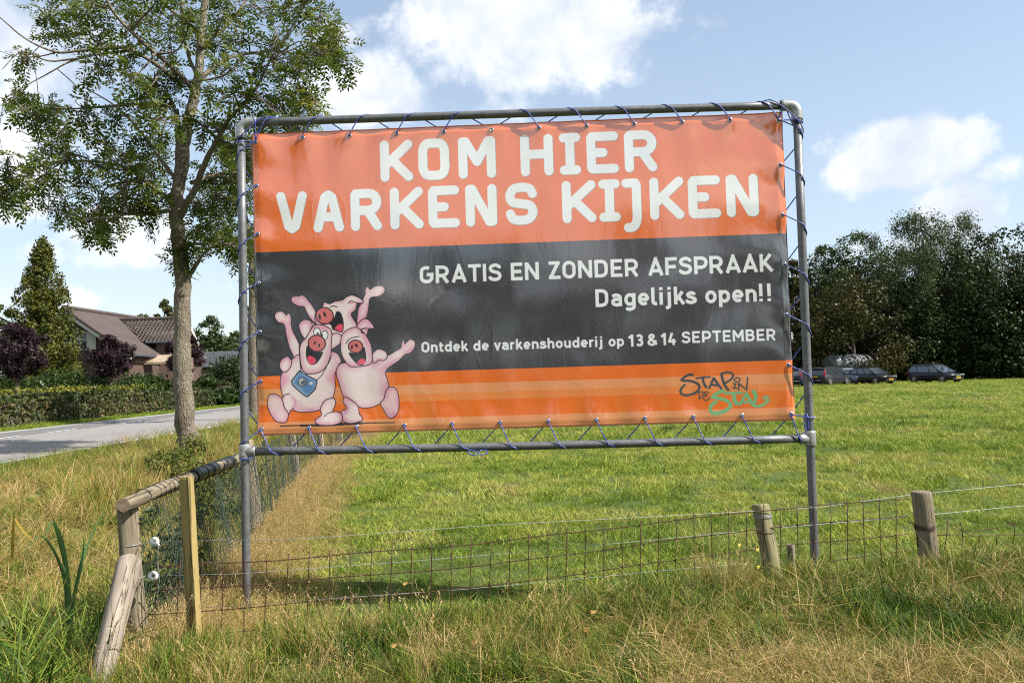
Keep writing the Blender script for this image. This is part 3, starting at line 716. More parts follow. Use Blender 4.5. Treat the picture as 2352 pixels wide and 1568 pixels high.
bot = [eyelet(u, vB_) for u in EU]
lft = [eyelet(uL, v) for v in EV[1:-1]]; rgt = [eyelet(uR, v) for v in EV[1:-1]]
lft = [top[0]]+lft+[bot[0]]; rgt = [top[-1]]+rgt+[bot[-1]]

# ------------------------------------------------------------------ blue lacing cord
m, t = mat('blue_cord'); M_cord = m
tcn = t.n('ShaderNodeTexCoord')
ck = t.n('ShaderNodeTexVoronoi', i={'Vector': tcn.outputs['Object'], 'Scale': 170.0}); sp = t.n('ShaderNodeSeparateColor', i={0: ck.outputs['Color']})
c = t.ramp(sp.outputs[0], [(0.0, (.018, .035, .22)), (.80, (.025, .05, .30)), (.86, (.22, .26, .46)), (1, (.26, .30, .50))])
b = t.n('ShaderNodeBsdfPrincipled', i={'Base Color': c, 'Roughness': .6}); finish(t, b.outputs[0])
RC = .0037; rr_ = RP+RC
cord = empty('lacing_cord', (0, 0, 1.0)); tag(cord, 'thin blue cord laced zigzag through the eyelets and round the pipes', 'cord')
def lace(A, B, axis_pt, ax, out, fwd=True):
    """from eyelet A over the front of the pipe and back behind to eyelet B. ax: pipe axis unit vec, out: unit vec from banner towards the pipe"""
    A, B = Vector(A), Vector(B); ax, out = Vector(ax), Vector(out); back = Vector((0, 1, 0))
    def onpipe(s, ang): # ang 0: front, 90: outer side, 180: back
        base = A.lerp(B, s); c_ = Vector(axis_pt)+ax*((base-Vector(axis_pt)).dot(ax))
        return c_+(-back*math.cos(rad(ang))+out*math.sin(rad(ang)))*rr_
    pts = [A+Vector((0, .004, 0)), A+Vector((0, -.009, 0))+out*.004]
    for s, ang in ((.20, -12), (.28, 20), (.36, 60), (.42, 100), (.48, 140), (.53, 178), (.60, 205)): pts.append(onpipe(s, ang))
    pts += [B+back*.012-out*-.004, B+back*.003]
    return pts
def add_lace(seq, axis_pt, ax, out, parent=cord):
    for A, B in zip(seq[:-1], seq[1:]):
        mb = MB(); mb.tube([p for p in spline([tuple(p-Vector((0, 0, 1.0))) for p in lace(A, B, axis_pt, ax, out)], 4)], RC, 7)
        link('lacing', mb.mesh('lacing', M_cord, True), parent)
add_lace(top[:6], (0, 0, zt), (1, 0, 0), (0, 0, 1)); add_lace(top[:5:-1]+[top[5]], (0, 0, zt), (1, 0, 0), (0, 0, 1))
add_lace(bot, (0, 0, zb), (1, 0, 0), (0, 0, -1))
add_lace(lft, (xl, 0, 0), (0, 0, 1), (-1, 0, 0)); add_lace(rgt, (xr, 0, 0), (0, 0, 1), (1, 0, 0))
def loop(pts):
    mb = MB(); mb.tube(spline([(p[0], p[1], p[2]-1.0) for p in pts], 5), RC, 7); return link('knot', mb.mesh('knot', M_cord, True), cord)
ct = top[0]
loop([(ct[0], -.01, ct[2]), (xl-.01, -.034, zt-.125), (xl-.032, 0, zt-.135), (xl, .034, zt-.14), (ct[0]-.02, .012, ct[2]-.02), (ct[0], .005, ct[2])])
loop([(xl-.033, 0, zt-.12), (xl, -.036, zt-.10), (xl+.09, -.036, zt-.02), (xl+.15, -.022, zt+.026), (xl+.20, 0, zt+.031), (xl+.24, .02, zt+.02)])
loop([(ct[0], -.012, ct[2]), (xl+.10, -.034, zt-.01), (xl+.085, -.02, zt+.033), (xl+.08, .02, zt+.02), (ct[0], .008, ct[2]+.01)])
ct = top[-1]
loop([(ct[0], -.01, ct[2]), (ct[0]+.03, -.03, zt+.005), (ct[0]+.04, 0, zt+.033), (ct[0]+.06, .03, zt), (xr-.01, .034, zt-.12), (xr+.033, 0, zt-.11), (xr, -.034, zt-.105), (ct[0]+.03, -.012, ct[2])])
loop([(xr-.24, .02, zt+.02), (xr-.20, 0, zt+.031), (xr-.15, -.025, zt+.024), (xr-.05, -.037, zt-.06), (xr+.01, -.033, zt-.13), (xr+.032, -.005, zt-.17), (xr+.02, .03, zt-.2)])
ct = bot[-1]
loop([(ct[0], -.01, ct[2]), (xr-.02, -.034, ct[2]-.02), (xr+.02, -.028, ct[2]-.022), (xr+.033, 0, ct[2]-.02), (xr, .033, ct[2]-.02), (ct[0], .008, ct[2])])
loop([(ct[0], -.01, ct[2]), (ct[0]+.03, -.03, zb+.03), (ct[0]+.045, -.034, zb-.01), (ct[0]+.05, 0, zb-.034), (ct[0]+.04, .034, zb)])
ct = bot[0]
loop([(ct[0], -.01, ct[2]), (xl+.02, -.034, ct[2]-.06), (xl-.025, -.02, ct[2]-.09), (xl-.03, .01, zb), (xl-.02, -.03, zb-.04), (xl+.03, -.036, zb-.045), (xl+.06, -.02, zb-.02)])
km = bot[5]
for s_ in (-1, 1): loop([(km[0]-.14, -.03, zb-.034), (km[0]-.14+s_*.02, -.042, zb-.05), (km[0]-.14+s_*.06, -.036, zb-.038), (km[0]-.14+s_*.045, -.034, zb-.022), (km[0]-.14, -.034, zb-.03)])
mb = MB(); 
mb = MB()
for k in range(1): mb.tube([(xr-.028+.006*math.cos(a)*2, -.028-.004*k+0, 1.10+.05*math.sin(a)-1.0+.012*k) for a in np.linspace(0, 2*math.pi, 12)], .0048, 6, caps=False)
link('cord_coil', mb.mesh('cord_coil', M_cord, True), cord)
# ------------------------------------------------------------------ weathered timber
def wood(name, c_dark, c_mid, c_light, moss=None, scale=1.0, top=None):
    c_dark, c_mid, c_light = dim(c_dark, .85), dim(c_mid, .85), dim(c_light, .85)
    m, t = mat(name)
    tcn = t.n('ShaderNodeTexCoord'); v = tcn.outputs['Object']
    mp = t.n('ShaderNodeMapping', i={0: v}); mp.inputs['Scale'].default_value = (38*scale, 38*scale, 2.6*scale)
    g = t.noise(mp.outputs[0], 1.0, 6, .7, .6)
    mp2 = t.n('ShaderNodeMapping', i={0: v}); mp2.inputs['Scale'].default_value = (20, 20, .7)
    ck = t.noise(mp2.outputs[0], 1.0, 4, .6, .4)
    c = t.ramp(g, [(.28, c_dark), (.5, c_mid), (.72, c_light)])
    crack = t.ramp(ck, [(.485, (1, 1, 1)), (.498, (.30, .26, .22)), (.502, (.30, .26, .22)), (.515, (1, 1, 1))])
    c = t.mix(.85, c, crack, 'MULTIPLY')
    if moss is not None: c = t.mix(t.ramp(t.noise(v, 5.0, 5, .6), [(.45, (0, 0, 0)), (.65, (.75,)*3)]), c, (*moss, 1))
    hgt = t.m('ADD', t.m('MULTIPLY', g, .5), t.n('ShaderNodeRGBToBW', i={0: crack}).outputs[0])
    b = t.n('ShaderNodeBsdfPrincipled', i={'Base Color': c, 'Roughness': .85, 'Specular IOR Level': .2})
    bn = t.n('ShaderNodeBump', i={'Height': hgt, 'Distance': .006}); t.put(b.inputs['Normal'], bn.outputs[0])
    finish(t, b.outputs[0]); return m
M_grey = wood('weathered_grey_wood', (.13, .105, .08), (.25, .21, .165), (.35, .305, .245))
M_olive = wood('treated_green_wood', (.10, .085, .045), (.21, .19, .10), (.31, .28, .17), moss=(.17, .18, .06))
M_brown = wood('weathered_brown_wood', (.10, .078, .05), (.205, .17, .115), (.30, .255, .18))
M_stake = wood('new_stake_wood', (.27, .19, .07), (.36, .265, .105), (.43, .33, .14), moss=(.24, .21, .08), scale=.6)
M_end = pbr('sawn_wood_end', (.23, .165, .115), .9, nscale=40, namp=.25, bump=.002)
def pole_mesh(name, A, B, ra, rb, m, n=22, k=14, seed=0, knots=True):
    """uneven round timber from A to B as a mesh in its own frame (z along the pole)"""
    r_ = np.random.default_rng(seed); A = np.array(A); B = np.array(B); L = float(np.linalg.norm(B-A))
    ph = r_.random(6)*6.28; V = []; F = []
    zs = list(np.linspace(0, L, k)); zs = zs[:-1]+[L-.012, L]
    for i, z in enumerate(zs):
        f = z/L; r = ra*(1-f)+rb*f
        if i == len(zs)-1: r *= .90
        for j in range(n):
            a = 2*math.pi*j/n
            rr = r*(1+.045*math.sin(2*a+ph[0]+z*1.5)+.03*math.sin(3*a+ph[1]-z*3)+.02*math.sin(5*a+ph[2]+z*9)+.015*r_.standard_normal())
            V.append((rr*math.cos(a)+.006*math.sin(z*4+ph[3]), rr*math.sin(a)+.006*math.sin(z*5+ph[4]), z))
    K = len(zs)
    F = [(i*n+j, i*n+(j+1) % n, (i+1)*n+(j+1) % n, (i+1)*n+j) for i in range(K-1) for j in range(n)]
    F += [tuple(range(n))[::-1], tuple((K-1)*n+j for j in range(n))]
    me = bpy.data.meshes.new(name); me.from_pydata(V, [], F); me.materials.append(m); me.materials.append(M_end)
    me.polygons.foreach_set('use_smooth', [len(f) == 4 for f in F])
    me.polygons[len(F)-1].material_index = 1; me.polygons[len(F)-2].material_index = 1
    q_ = Vector(B-A).to_track_quat('Z', 'Y')
    return me, Vector(A), q_
def pole(name, A, B, ra, rb, m, parent=None, seed=0):
    me, loc, q_ = pole_mesh(name, A, B, ra, rb, m, seed=seed)
    o = link(name, me); o.rotation_mode = 'QUATERNION'; o.rotation_quaternion = q_; o.location = loc
    if parent is not None: o.parent = parent; o.location = loc-parent.location
    return o
# fence posts in the foreground
pA = P(1768, 1295, 4.72); pAt = P(1747, 1157, 4.78)
d_ = pAt-pA; post1 = pole('fence_post', pA-d_*.9, pAt, .052, .050, M_olive, seed=3)
tag(post1, 'round fence post with a greenish right side, leaning left, beside the small stub', 'fence post')
pB = P(2131, 1290, 4.9); pBt = P(2117, 1128, 4.92)
d_ = pBt-pB; post2 = pole('fence_post', pB-d_*.6, pBt, .056, .054, M_brown, seed=5)
tag(post2, 'thick brown fence post with rusty wire wound round it, right of the banner frame', 'fence post')
pS = P(1818, 1300, 5.25); pSt = P(1815, 1250, 5.25); d_ = pSt-pS
stub = pole('post_stub', pS-d_*1.6, pSt, .026, .026, M_grey, seed=8); tag(stub, 'short thin post stub standing in the grass behind the fence', 'post')
cp0 = P(312, 1400, 4.16); cp1 = P(291, 1146, 4.16); d_ = cp1-cp0
corner = pole('corner_post', cp0-d_*.5, cp1, .054, .050, M_brown, seed=12)
tag(corner, 'upright corner post under the end of the log rail', 'fence post')
b0 = P(238, 1545, 3.36); b1 = P(298, 1290, 3.86); d_ = b1-b0
brace = pole('brace_post', b0-d_*.16, b1, .046, .055, M_grey, seed=21)
tag(brace, 'grey split log leaning against the corner post in the front left', 'post')
# the yellow-green stake: sawn square timber
s0 = P(446, 1440, 3.98); s1 = P(428, 1094, 3.98)
mb = MB(); L = float(np.linalg.norm(s1-s0))+.25
for z0, z1 in ((0, L-.006),): mb.box((0, 0, (z0+z1)/2), (.058, .040, z1-z0))
mb.box((0, 0, L-.003), (.054, .036, .006))
stake = mb.build('wooden_stake', M_stake); stake.rotation_mode = 'QUATERNION'; q_ = Vector(s1-s0).to_track_quat('Z', 'Y'); stake.rotation_quaternion = q_ @ Matrix.Rotation(rad(12), 4, 'Z').to_quaternion()
stake.location = Vector(s0)-(q_ @ Vector((0, 0, .25))); tag(stake, 'sawn yellowish timber stake with a square top beside the log rail', 'stake')
bv = stake.modifiers.new('bevel', 'BEVEL'); bv.width = .003; bv.segments = 2
# log rail with black wrap
r0 = P(283, 1157, 3.95); r1 = P(560, 1048, 6.9)
rl = empty('log_rail', tuple(r0)); tag(rl, 'round log rail on top of the green netting, half wrapped in black film', 'rail')
d_ = (r1-r0); pole('log', r0, r0+d_*1.06, .032, .037, M_brown, rl, seed=31)
M_film = pbr('black_film', (.012, .012, .014), .38, nscale=18, namp=.3, bump=.006, bscale=25)
def ringpath(c, axis, r, n=14, a0=0, a1=2*math.pi, wob=0.0):
    ax = Vector(axis).normalized(); u = ax.orthogonal().normalized(); v = ax.cross(u)
    return [Vector(c)+(u*math.cos(a)+v*math.sin(a))*r+ax*wob*math.sin(a*1.0) for a in np.linspace(a0, a1, n)]
mb = MB(); k = 26
pts = [r0+d_*(.44+.40*i/k) for i in range(k+1)]
mb.tube([p-r0 for p in pts], [.042+.003*math.sin(i*2.1)+.003*math.sin(i*5.3) for i in range(k+1)], 18)
mb.build('film_wrap', M_film, rl, True)
M_tie = pbr('black_tie', (.015, .016, .018), .5)
for f in (.10, .16, .19, .22, .25, .28, .31, .34, .37, .40, .46, .52, .58, .63, .68, .74, .8):
    mb = MB(); c_ = r0+d_*f; mb.tube([tuple(p-Vector(r0)) for p in ringpath(c_, d_, .0455 if f > .42 else .0385, 16, wob=.012)], .0028, 5, caps=False); mb.build('tie', M_tie, rl, True)
# netting posts going away
nf = []
M_np = wood('netting_post_wood', (.20, .15, .10), (.34, .27, .19), (.46, .38, .28))
nfl = ['first netting post, seen just behind the left frame pole', 'second netting post from the front, leaning, seen under the banner', 'third netting post from the front along the yellow grass', 'fourth netting post from the front along the yellow grass', 'farthest visible netting post, under the lower left of the banner']
ntop = [(570, 1050), (666, 1015), (734, 985), (777, 975), (819, 970)]
for i, (g, tp) in enumerate(zip(_nf, ntop)):
    Zd = float((g-CPOS).dot(_fw)); tpw = P(tp[0], tp[1] if i == 0 else 1000, Zd)
    top_ = np.array([g[0]-(.13 if i < 2 else .05), g[1], .93-.02*i]) if i else np.array([tpw[0], tpw[1], .9])
    nf.append(top_); o = pole('netting_post', np.array(g)-[0, 0, .3], top_, .062, .055, M_np, seed=40+i); tag(o, nfl[i], 'fence post', 'posts of the netting fence')
# green netting: real diamond cords, sagging
M_net = pbr('green_netting', (.020, .045, .030), .6)
M_net_far = M_net
line_ = [np.array([cp1[0]+.03, cp1[1]+.05]), np.array(_nf[0][:2]), np.array(_nf[1][:2]), np.array(_nf[2][:2]), np.array(_nf[3][:2]), np.array(_nf[4][:2]), np.array(_nf[4][:2])+(_nf[4][:2]-_nf[3][:2])*2.5]
line_ = [np.array(p, float) for p in line_]
seg = [np.linalg.norm(b-a) for a, b in zip(line_[:-1], line_[1:])]; cum = np.concatenate([[0], np.cumsum(seg)])
def net_pt(s, h):
    x = np.interp(s, cum, [p[0] for p in line_]); y = np.interp(s, cum, [p[1] for p in line_])
    b_ = .03*math.sin(s*2.1)*math.sin(min(1, h)*math.pi)+.03*math.sin(s*9+h*7)
    g = float(H(x, y)); topz = .86 if s < 4 else .80
    return (x+b_*.5+.02, y, g-.03+h*(topz-g+.03))
nt = empty('netting_fence', tuple(net_pt(0, 0))); tag(nt, 'dark green mesh netting stretched from the corner post away along the field', 'netting')
o0 = np.array(nt.location)
V = []; F = []
def ribbon(pts, r):
    b = len(V); n = len(pts)
    for i, p in enumerate(pts):
        p = np.array(p)-o0; 
        for a in (0, 2.094, 4.189): V.append(tuple(p+np.array([math.cos(a)*r, 0, math.sin(a)*r]) if True else p))
    for i in range(n-1):
        for j in range(3): F.append((b+i*3+j, b+i*3+(j+1) % 3, b+(i+1)*3+(j+1) % 3, b+(i+1)*3+j))
for s0_, s1_, cell, r in ((0, cum[1], .040, .0015), (cum[1], cum[2], .055, .0018), (cum[2], cum[6], .10, .0022)):
    hh = .9; n = int((s1_-s0_)/cell)
    rowsn = int(hh/cell)
    for i in range(-rowsn, n):
        for sg in (0, 1):
            pts = []
            for j in range(rowsn+1):
                s_ = s0_+(i+j)*cell if sg == 0 else s0_+(i+rowsn-j)*cell
                if s_ < s0_-1e-6 or s_ > s1_: continue
                wob = cell*.42*float(rng.standard_normal())
                pts.append(net_pt(s_+wob, j/rowsn))
            if len(pts) > 1: ribbon(pts[::2] if cell < .05 and False else pts, r)
nm = np_mesh('netting', np.array(V), np.array(F), M_net); no = link('netting', nm, nt); no['kind'] = 'stuff'
mb = MB()
for h in (.33, .66, 1.0): mb = MB(); mb.tube([np.array(net_pt(s, h))-o0 for s in np.arange(0, cum[-1], .4)], .0022, 4); mb.build('tension_wire', M_net, nt)
for i, h in enumerate((.55, .35, .18)):
    mb = MB(); c_ = cp0+(cp1-cp0)*(.42+h*.7); mb.tube([tuple(p-Vector(o0)) for p in ringpath(c_, cp1-cp0, .064, 12, -.8, 1.6)], .003, 5); mb.build('tie', M_tie, nt)

# ------------------------------------------------------------------ rusty wire mesh fence
M_rust = pbr('rusty_wire', (.115, .045, .022), .75, .2, nscale=60, namp=.3, col2=(.05, .024, .016))
M_gwire = pbr('bright_wire', (.42, .46, .48), .5, .35)
FA = P(318, 1300, 4.10); FB = P(2100, 1240, 4.88)          # ends of the mesh (fence plane)
fo = np.array([FA[0], FA[1], 0.0])
wf = empty('mesh_fence', tuple(fo)); tag(wf, 'rusty square wire mesh fence with bright top wires across the foreground', 'fence')
fd = (FB-FA); fd[2] = 0; FL = float(np.linalg.norm(fd)); fd /= FL
def fpt(s, z, off=0.0):
    return np.array([fo[0]+fd[0]*s+fd[1]*off, fo[1]+fd[1]*s-fd[0]*off, z])
def z_at(px, py, s):
    """height on the fence line where the photograph shows that pixel row"""
    q_ = fpt(s, 0); Zd = float((np.array([q_[0], q_[1], 1.0])-CPOS).dot(_fw)); return float(P(px, py, Zd)[2])
def s_of(px, py=1250):
    d = ray(px, py); # intersect with the vertical plane of the fence
    nrm = np.array([fd[1], -fd[0], 0]); t_ = (fo-CPOS).dot(nrm)/d.dot(nrm); p = CPOS+d*t_; return float((p-fo).dot(fd))
# horizontal rusty wires: measured left, centre, right rows (display px)
rows_ = [[(400, 1409-0), 0]]
HR = [  # (px,py) triples
 [(355, 1303), (655, 1284), (1120, 1246), (1740, 1173), (2090, 1144)],
 [(345, 1357), (655, 1336), (1120, 1297), (1740, 1214), (2095, 1183)],
 [(345, 1410), (655, 1386), (1120, 1345), (1740, 1259), (2100, 1224)],
 [(350, 1462), (655, 1440), (1120, 1392), (1740, 1306), (2100, 1262)]]
def wire(pts, r, m, name='wire', n=5):
    mb = MB(); mb.tube([np.array(p)-fo for p in pts], r, n); return mb.build(name, m, wf, True)
def zrow(row, s):
    ss = [s_of(*p) for p in row]; zz = [float(P(p[0], p[1], (fpt(a, .5)-CPOS).dot(_fw))[2]) for p, a in zip(row, ss)]
    return float(np.interp(s, ss, zz))
sE = s_of(2100)
for k, row in enumerate(HR):
    s0_ = s_of(row[0][0]-6); pts = [fpt(s, zrow(row, s)+.003*math.sin(s*7+k)) for s in np.arange(s0_, sE, .12)]; wire(pts, .0029, M_rust)
# upright wires: photo columns at the top row
cols_ = []
s = s_of(359)
cs = [359, 398, 448, 501, 552, 605, 658, 708]
ss_ = [s_of(c, 1290) for c in cs]; step = (ss_[-1]-ss_[0])/(len(ss_)-1)
k = 0; s = ss_[0]
while s < sE-.02:
    zt_ = zrow(HR[0], s)+.030+.006*math.sin(k*3.1); zbm = min(zrow(HR[3], s)-.08, float(H(*fpt(s, 0)[:2]))+.0)
    lean = .010*math.sin(k*1.3)+.02
    pts = [fpt(s-lean*(i/5-.3), zt_+(zbm-zt_)*i/5, .004) for i in range(6)]
    wire(pts, .0027, M_rust); s += step*(1+.015*math.sin(k*2.2)); k += 1
# damaged mesh right of the thick post
sB = s_of(2160)
def wz(px, py, off=0.0):
    s_ = s_of(px, py); q_ = fpt(s_, 0, off); return P(px, py, float((np.array([q_[0], q_[1], .7])-CPOS).dot(_fw)))
wire([wz(2140, 1178), wz(2165, 1196), wz(2200, 1218), wz(2240, 1220), wz(2290, 1212), wz(2352, 1196), wz(2430, 1180)], .0021, M_rust)
wire([wz(2190, 1205), wz(2220, 1224), wz(2235, 1232)], .0021, M_rust)
wire([wz(2150, 1228), wz(2220, 1230), wz(2290, 1229), wz(2360, 1228), wz(2430, 1222)], .0021, M_rust)
for a, b_ in (((2178, 1187), (2164, 1290)), ((2205, 1196), (2211, 1235)), ((2211, 1235), (2203, 1290)), ((2250, 1228), (2248, 1260)), ((2288, 1228), (2287, 1255)), ((2318, 1200), (2330, 1203)), ((2330, 1203), (2326, 1250)), ((2372, 1190), (2360, 1245)), ((2085, 1196), (2100, 1206)), ((2100, 1206), (2108, 1256)), ((2415, 1180), (2405, 1240))):
    wire([wz(*a), wz((a[0]+b_[0])/2+2, (a[1]+b_[1])/2), wz(*b_)], .0028, M_rust)
# smooth bright wires
for row in ([(365, 1243), (700, 1236), (1150, 1203), (1480, 1186), (1730, 1172), (1880, 1163), (2100, 1134), (2352, 1110), (2500, 1096)], [(365, 1322), (560, 1316), (1000, 1283), (1250, 1262), (1500, 1238), (1790, 1210), (2100, 1184), (2352, 1160), (2500, 1147)], [(400, 1400), (760, 1373), (1060, 1352), (1300, 1330), (1560, 1305), (1800, 1285)]):
    pts = [wz(px, py, -.035) for px, py in row]; pts = [p-np.array([0, 0, .003*math.sin(math.pi*i/len(pts))]) for i, p in enumerate(pts)]
    wire(pts, .0013, M_gwire, 'smooth_wire')
# wire ties on the posts
def post_tie(px, py, A, B, r, m, n=3):
    ax = Vector(B-A).normalized(); best = None
    for f in np.linspace(0, 1, 60):
        c_ = Vector(A)+(Vector(B)-Vector(A))*f; d = np.array(c_)-CPOS; yy = 784-CF*d.dot(_up)/d.dot(_fw)
        if best is None or abs(yy-py) < best[0]: best = (abs(yy-py), c_)
    for k in range(n):
        mb = MB(); mb.tube([tuple(p-Vector(fo)) for p in ringpath(best[1]+ax*.006*k, ax, r, 20, wob=.004)], .0016, 5, caps=False); mb.build('tie_wire', m, wf, True)
post_tie(1752, 1188, pA, pAt, .053, M_gwire, 3); post_tie(1756, 1222, pA, pAt, .053, M_rust, 1)
post_tie(2124, 1212, pB, pBt, .058, M_rust, 5)
# white ring insulators
M_pot = pbr('white_porcelain', (.80, .79, .76), .25, coat=.6)
cpos = lambda f: Vector(cp0+(cp1-cp0)*f)
for px, py, rot in ((355, 1243, 25), (352, 1322, 0)):
    c_ = Vector(P(px, py, 4.06))
    iz = empty('ring_insulator', tuple(c_)); tag(iz, 'upper white ring insulator wired to the corner post' if py < 1300 else 'lower white ring insulator wired to the corner post', 'insulator', 'white ring insulators')
    V2 = []; F2 = []; n, kk = 22, 12
    for i in range(n):
        a = 2*math.pi*i/n
        for j in range(kk):
            b_ = 2*math.pi*j/kk; r = .0155+.0085*math.cos(b_)*(1+.0*math.sin(b_)); yb = .0085*math.sin(b_)
            V2.append((r*math.cos(a), yb, r*math.sin(a)))
    for i in range(n):
        for j in range(kk): F2.append((i*kk+j, ((i+1) % n)*kk+j, ((i+1) % n)*kk+(j+1) % kk, i*kk+(j+1) % kk))
    me = bpy.data.meshes.new('ring'); me.from_pydata(V2, [], F2); me.polygons.foreach_set('use_smooth', [True]*len(F2)); me.materials.append(M_pot)
    ring = link('ring', me, iz); ring.rotation_euler = (rad(-18), 0, rad(30+rot))
    if py < 1300:
        r2 = link('ring', me, iz); r2.rotation_euler = (rad(70), rad(20), 0); r2.location = (0, .004, -.012)
    f = (c_.z-cp0[2])/(cp1[2]-cp0[2]); pc = cpos(f-.05)
    mb = MB()
    a = Vector((-.012, 0, 0)); left = [tuple(Vector(p)-c_) for p in ringpath(pc, cp1-cp0, .0545, 14, math.pi*.15, math.pi*1.9)]
    mb.tube([tuple(a), tuple(Vector(pc)-c_+Vector((.066, -.02, .012)))], .0016, 5); mb.tube(left, .0016, 5)
    mb.tube([tuple(a+Vector((0, 0, -.006))), tuple(Vector(pc)-c_+Vector((.066, -.02, 0)))], .0016, 5)
    mb.build('binding_wire', M_gwire, iz, True)
wire([P(365, 1243, 4.08), P(362, 1275, 4.1), P(366, 1330, 4.1), P(360, 1400, 4.1)], .0014, M_gwire, 'smooth_wire')
# ------------------------------------------------------------------ grass
def leafmat(name, stops, trans=.35, rough=.5, spec=.3, var=.5, attr='tint', noise_amt=0.0):
    stops = [(p_, dim(c_, .68)) for p_, c_ in stops]
    m, t = mat(name)
    ti = t.n('ShaderNodeAttribute', attribute_name=attr, attribute_type='INSTANCER').outputs['Fac'] if attr == 'tint' else t.n('ShaderNodeAttribute', attribute_name=attr, attribute_type='GEOMETRY').outputs['Fac']
    if attr == 'tint':
        bt = t.n('ShaderNodeAttribute', attribute_name='bt', attribute_type='GEOMETRY').outputs['Fac']
        f = t.m('ADD', ti, t.m('MULTIPLY', t.m('SUBTRACT', bt, .5), var), clamp=True)
    else: f = ti
    c = t.ramp(f, stops)
    d = t.n('ShaderNodeBsdfPrincipled', i={'Base Color': c, 'Roughness': rough, 'Specular IOR Level': spec})
    tr = t.n('ShaderNodeBsdfTranslucent', i={'Color': c})
    mx = t.n('ShaderNodeMixShader', i={0: trans, 1: d.outputs[0], 2: tr.outputs[0]})
    finish(t, mx.outputs[0]); return m
GS = [(0.0, (.035, .085, .012)), (.22, (.125, .215, .020)), (.42, (.25, .325, .040)), (.58, (.34, .33, .065)), (.74, (.43, .285, .080)), (.88, (.54, .36, .13)), (1.0, (.62, .44, .21))]
M_gr = leafmat('grass_blades', GS, .22, .5, .18, var=.70)
M_fg = leafmat('pasture_blades', [(0, (.05, .12, .010)), (.3, (.22, .32, .030)), (.5, (.42, .48, .070)), (.7, (.58, .55, .14)), (.85, (.46, .36, .14)), (1, (.55, .40, .20))], .26, .5, .15, var=.36)
def tuft(name, n, h, rad_, wd, bend, seed, hj=.4, lean=(0, 0), m=None, seg=3, head=False, flop=0.0):
    r_ = np.random.default_rng(seed); V = []; F3 = []; F4 = []; bt = []
    for i in range(n):
        a = r_.random()*6.283; rr = rad_*math.sqrt(r_.random()); x, y = rr*math.cos(a), rr*math.sin(a)
        hh = h*(1-hj*r_.random()); dr = r_.random()*6.283; out = np.array([math.cos(dr), math.sin(dr)])*(bend*(.4+.9*r_.random()))+np.array(lean)*(.6+.8*r_.random())
        fa = r_.random()*3.1416; w = wd*(.6+.8*r_.random()); wx, wy = w*math.cos(fa), w*math.sin(fa); b = len(V); tb = r_.random()
        droop = flop*r_.random()
        for k in range(seg):
            f = k/seg; cx = x+out[0]*hh*f**1.6; cy = y+out[1]*hh*f**1.6; cz = hh*(f-droop*f**2.6)-.01*(k == 0); ww = 1-.55*f
            V += [(cx-wx*ww, cy-wy*ww, cz), (cx+wx*ww, cy+wy*ww, cz)]; bt += [tb, tb]
        V.append((x+out[0]*hh, y+out[1]*hh, hh*(1-droop))); bt.append(tb)
        for k in range(seg-1): F4.append((b+2*k, b+2*k+1, b+2*k+3, b+2*k+2))
        F3.append((b+2*seg-2, b+2*seg-1, b+2*seg))
        if head and r_.random() < .30:
            tx, ty, tz = V[-1]
            for q in range(7):
                b = len(V); zz = tz-.10*q/7*hh*2; o2 = r_.standard_normal(3)*.006; xx_ = tx-(out[0]*.25*q/7*hh); yy_ = ty-(out[1]*.25*q/7*hh)
                V += [(xx_, yy_, zz), (xx_+o2[0]*1.6, yy_+o2[1]*1.6, zz+.014), (xx_+o2[0]+.002, yy_+o2[1]+.002, zz+.018)]; bt += [1, 1, 1]; F3.append((b, b+1, b+2))
    me = np_mesh(name, np.array(V), [np.array(F3)]+([np.array(F4)] if F4 else []), m or M_gr, False, {'bt': bt})
    return me
protos = {}
def proto_set(key, meshes):
    c = bpy.data.collections.new('proto_'+key)
    for i, me in enumerate(meshes):
        o = bpy.data.objects.new('tuft', me); c.objects.link(o)
    protos[key] = c
proto_set('short', [tuft('short_tuft', 44, .058, .11, .0026, 1.35, 100+i, .55, m=M_fg) for i in range(5)])
proto_set('mid', [tuft('mid_tuft', 42, .20, .09, .0024, .65, 120+i, .55, flop=.35) for i in range(5)])
proto_set('tall', [tuft('tall_tuft', 40, .40, .08, .0028, .42, 140+i, .6, seg=4, flop=.3) for i in range(5)])
proto_set('straw', [tuft('straw_tuft', 30, .46, .07, .0014, .40, 160+i, .5, seg=4, head=True, flop=.25) for i in range(5)])
proto_set('reed', [tuft('reed_tuft', 30, .55, .10, .0045, .8, 180+i, .5, seg=5, flop=.75) for i in range(5)])
proto_set('mat', [tuft('matted_tuft', 60, .16, .13, .0015, 1.7, 200+i, .6, seg=3, flop=.8) for i in range(5)])
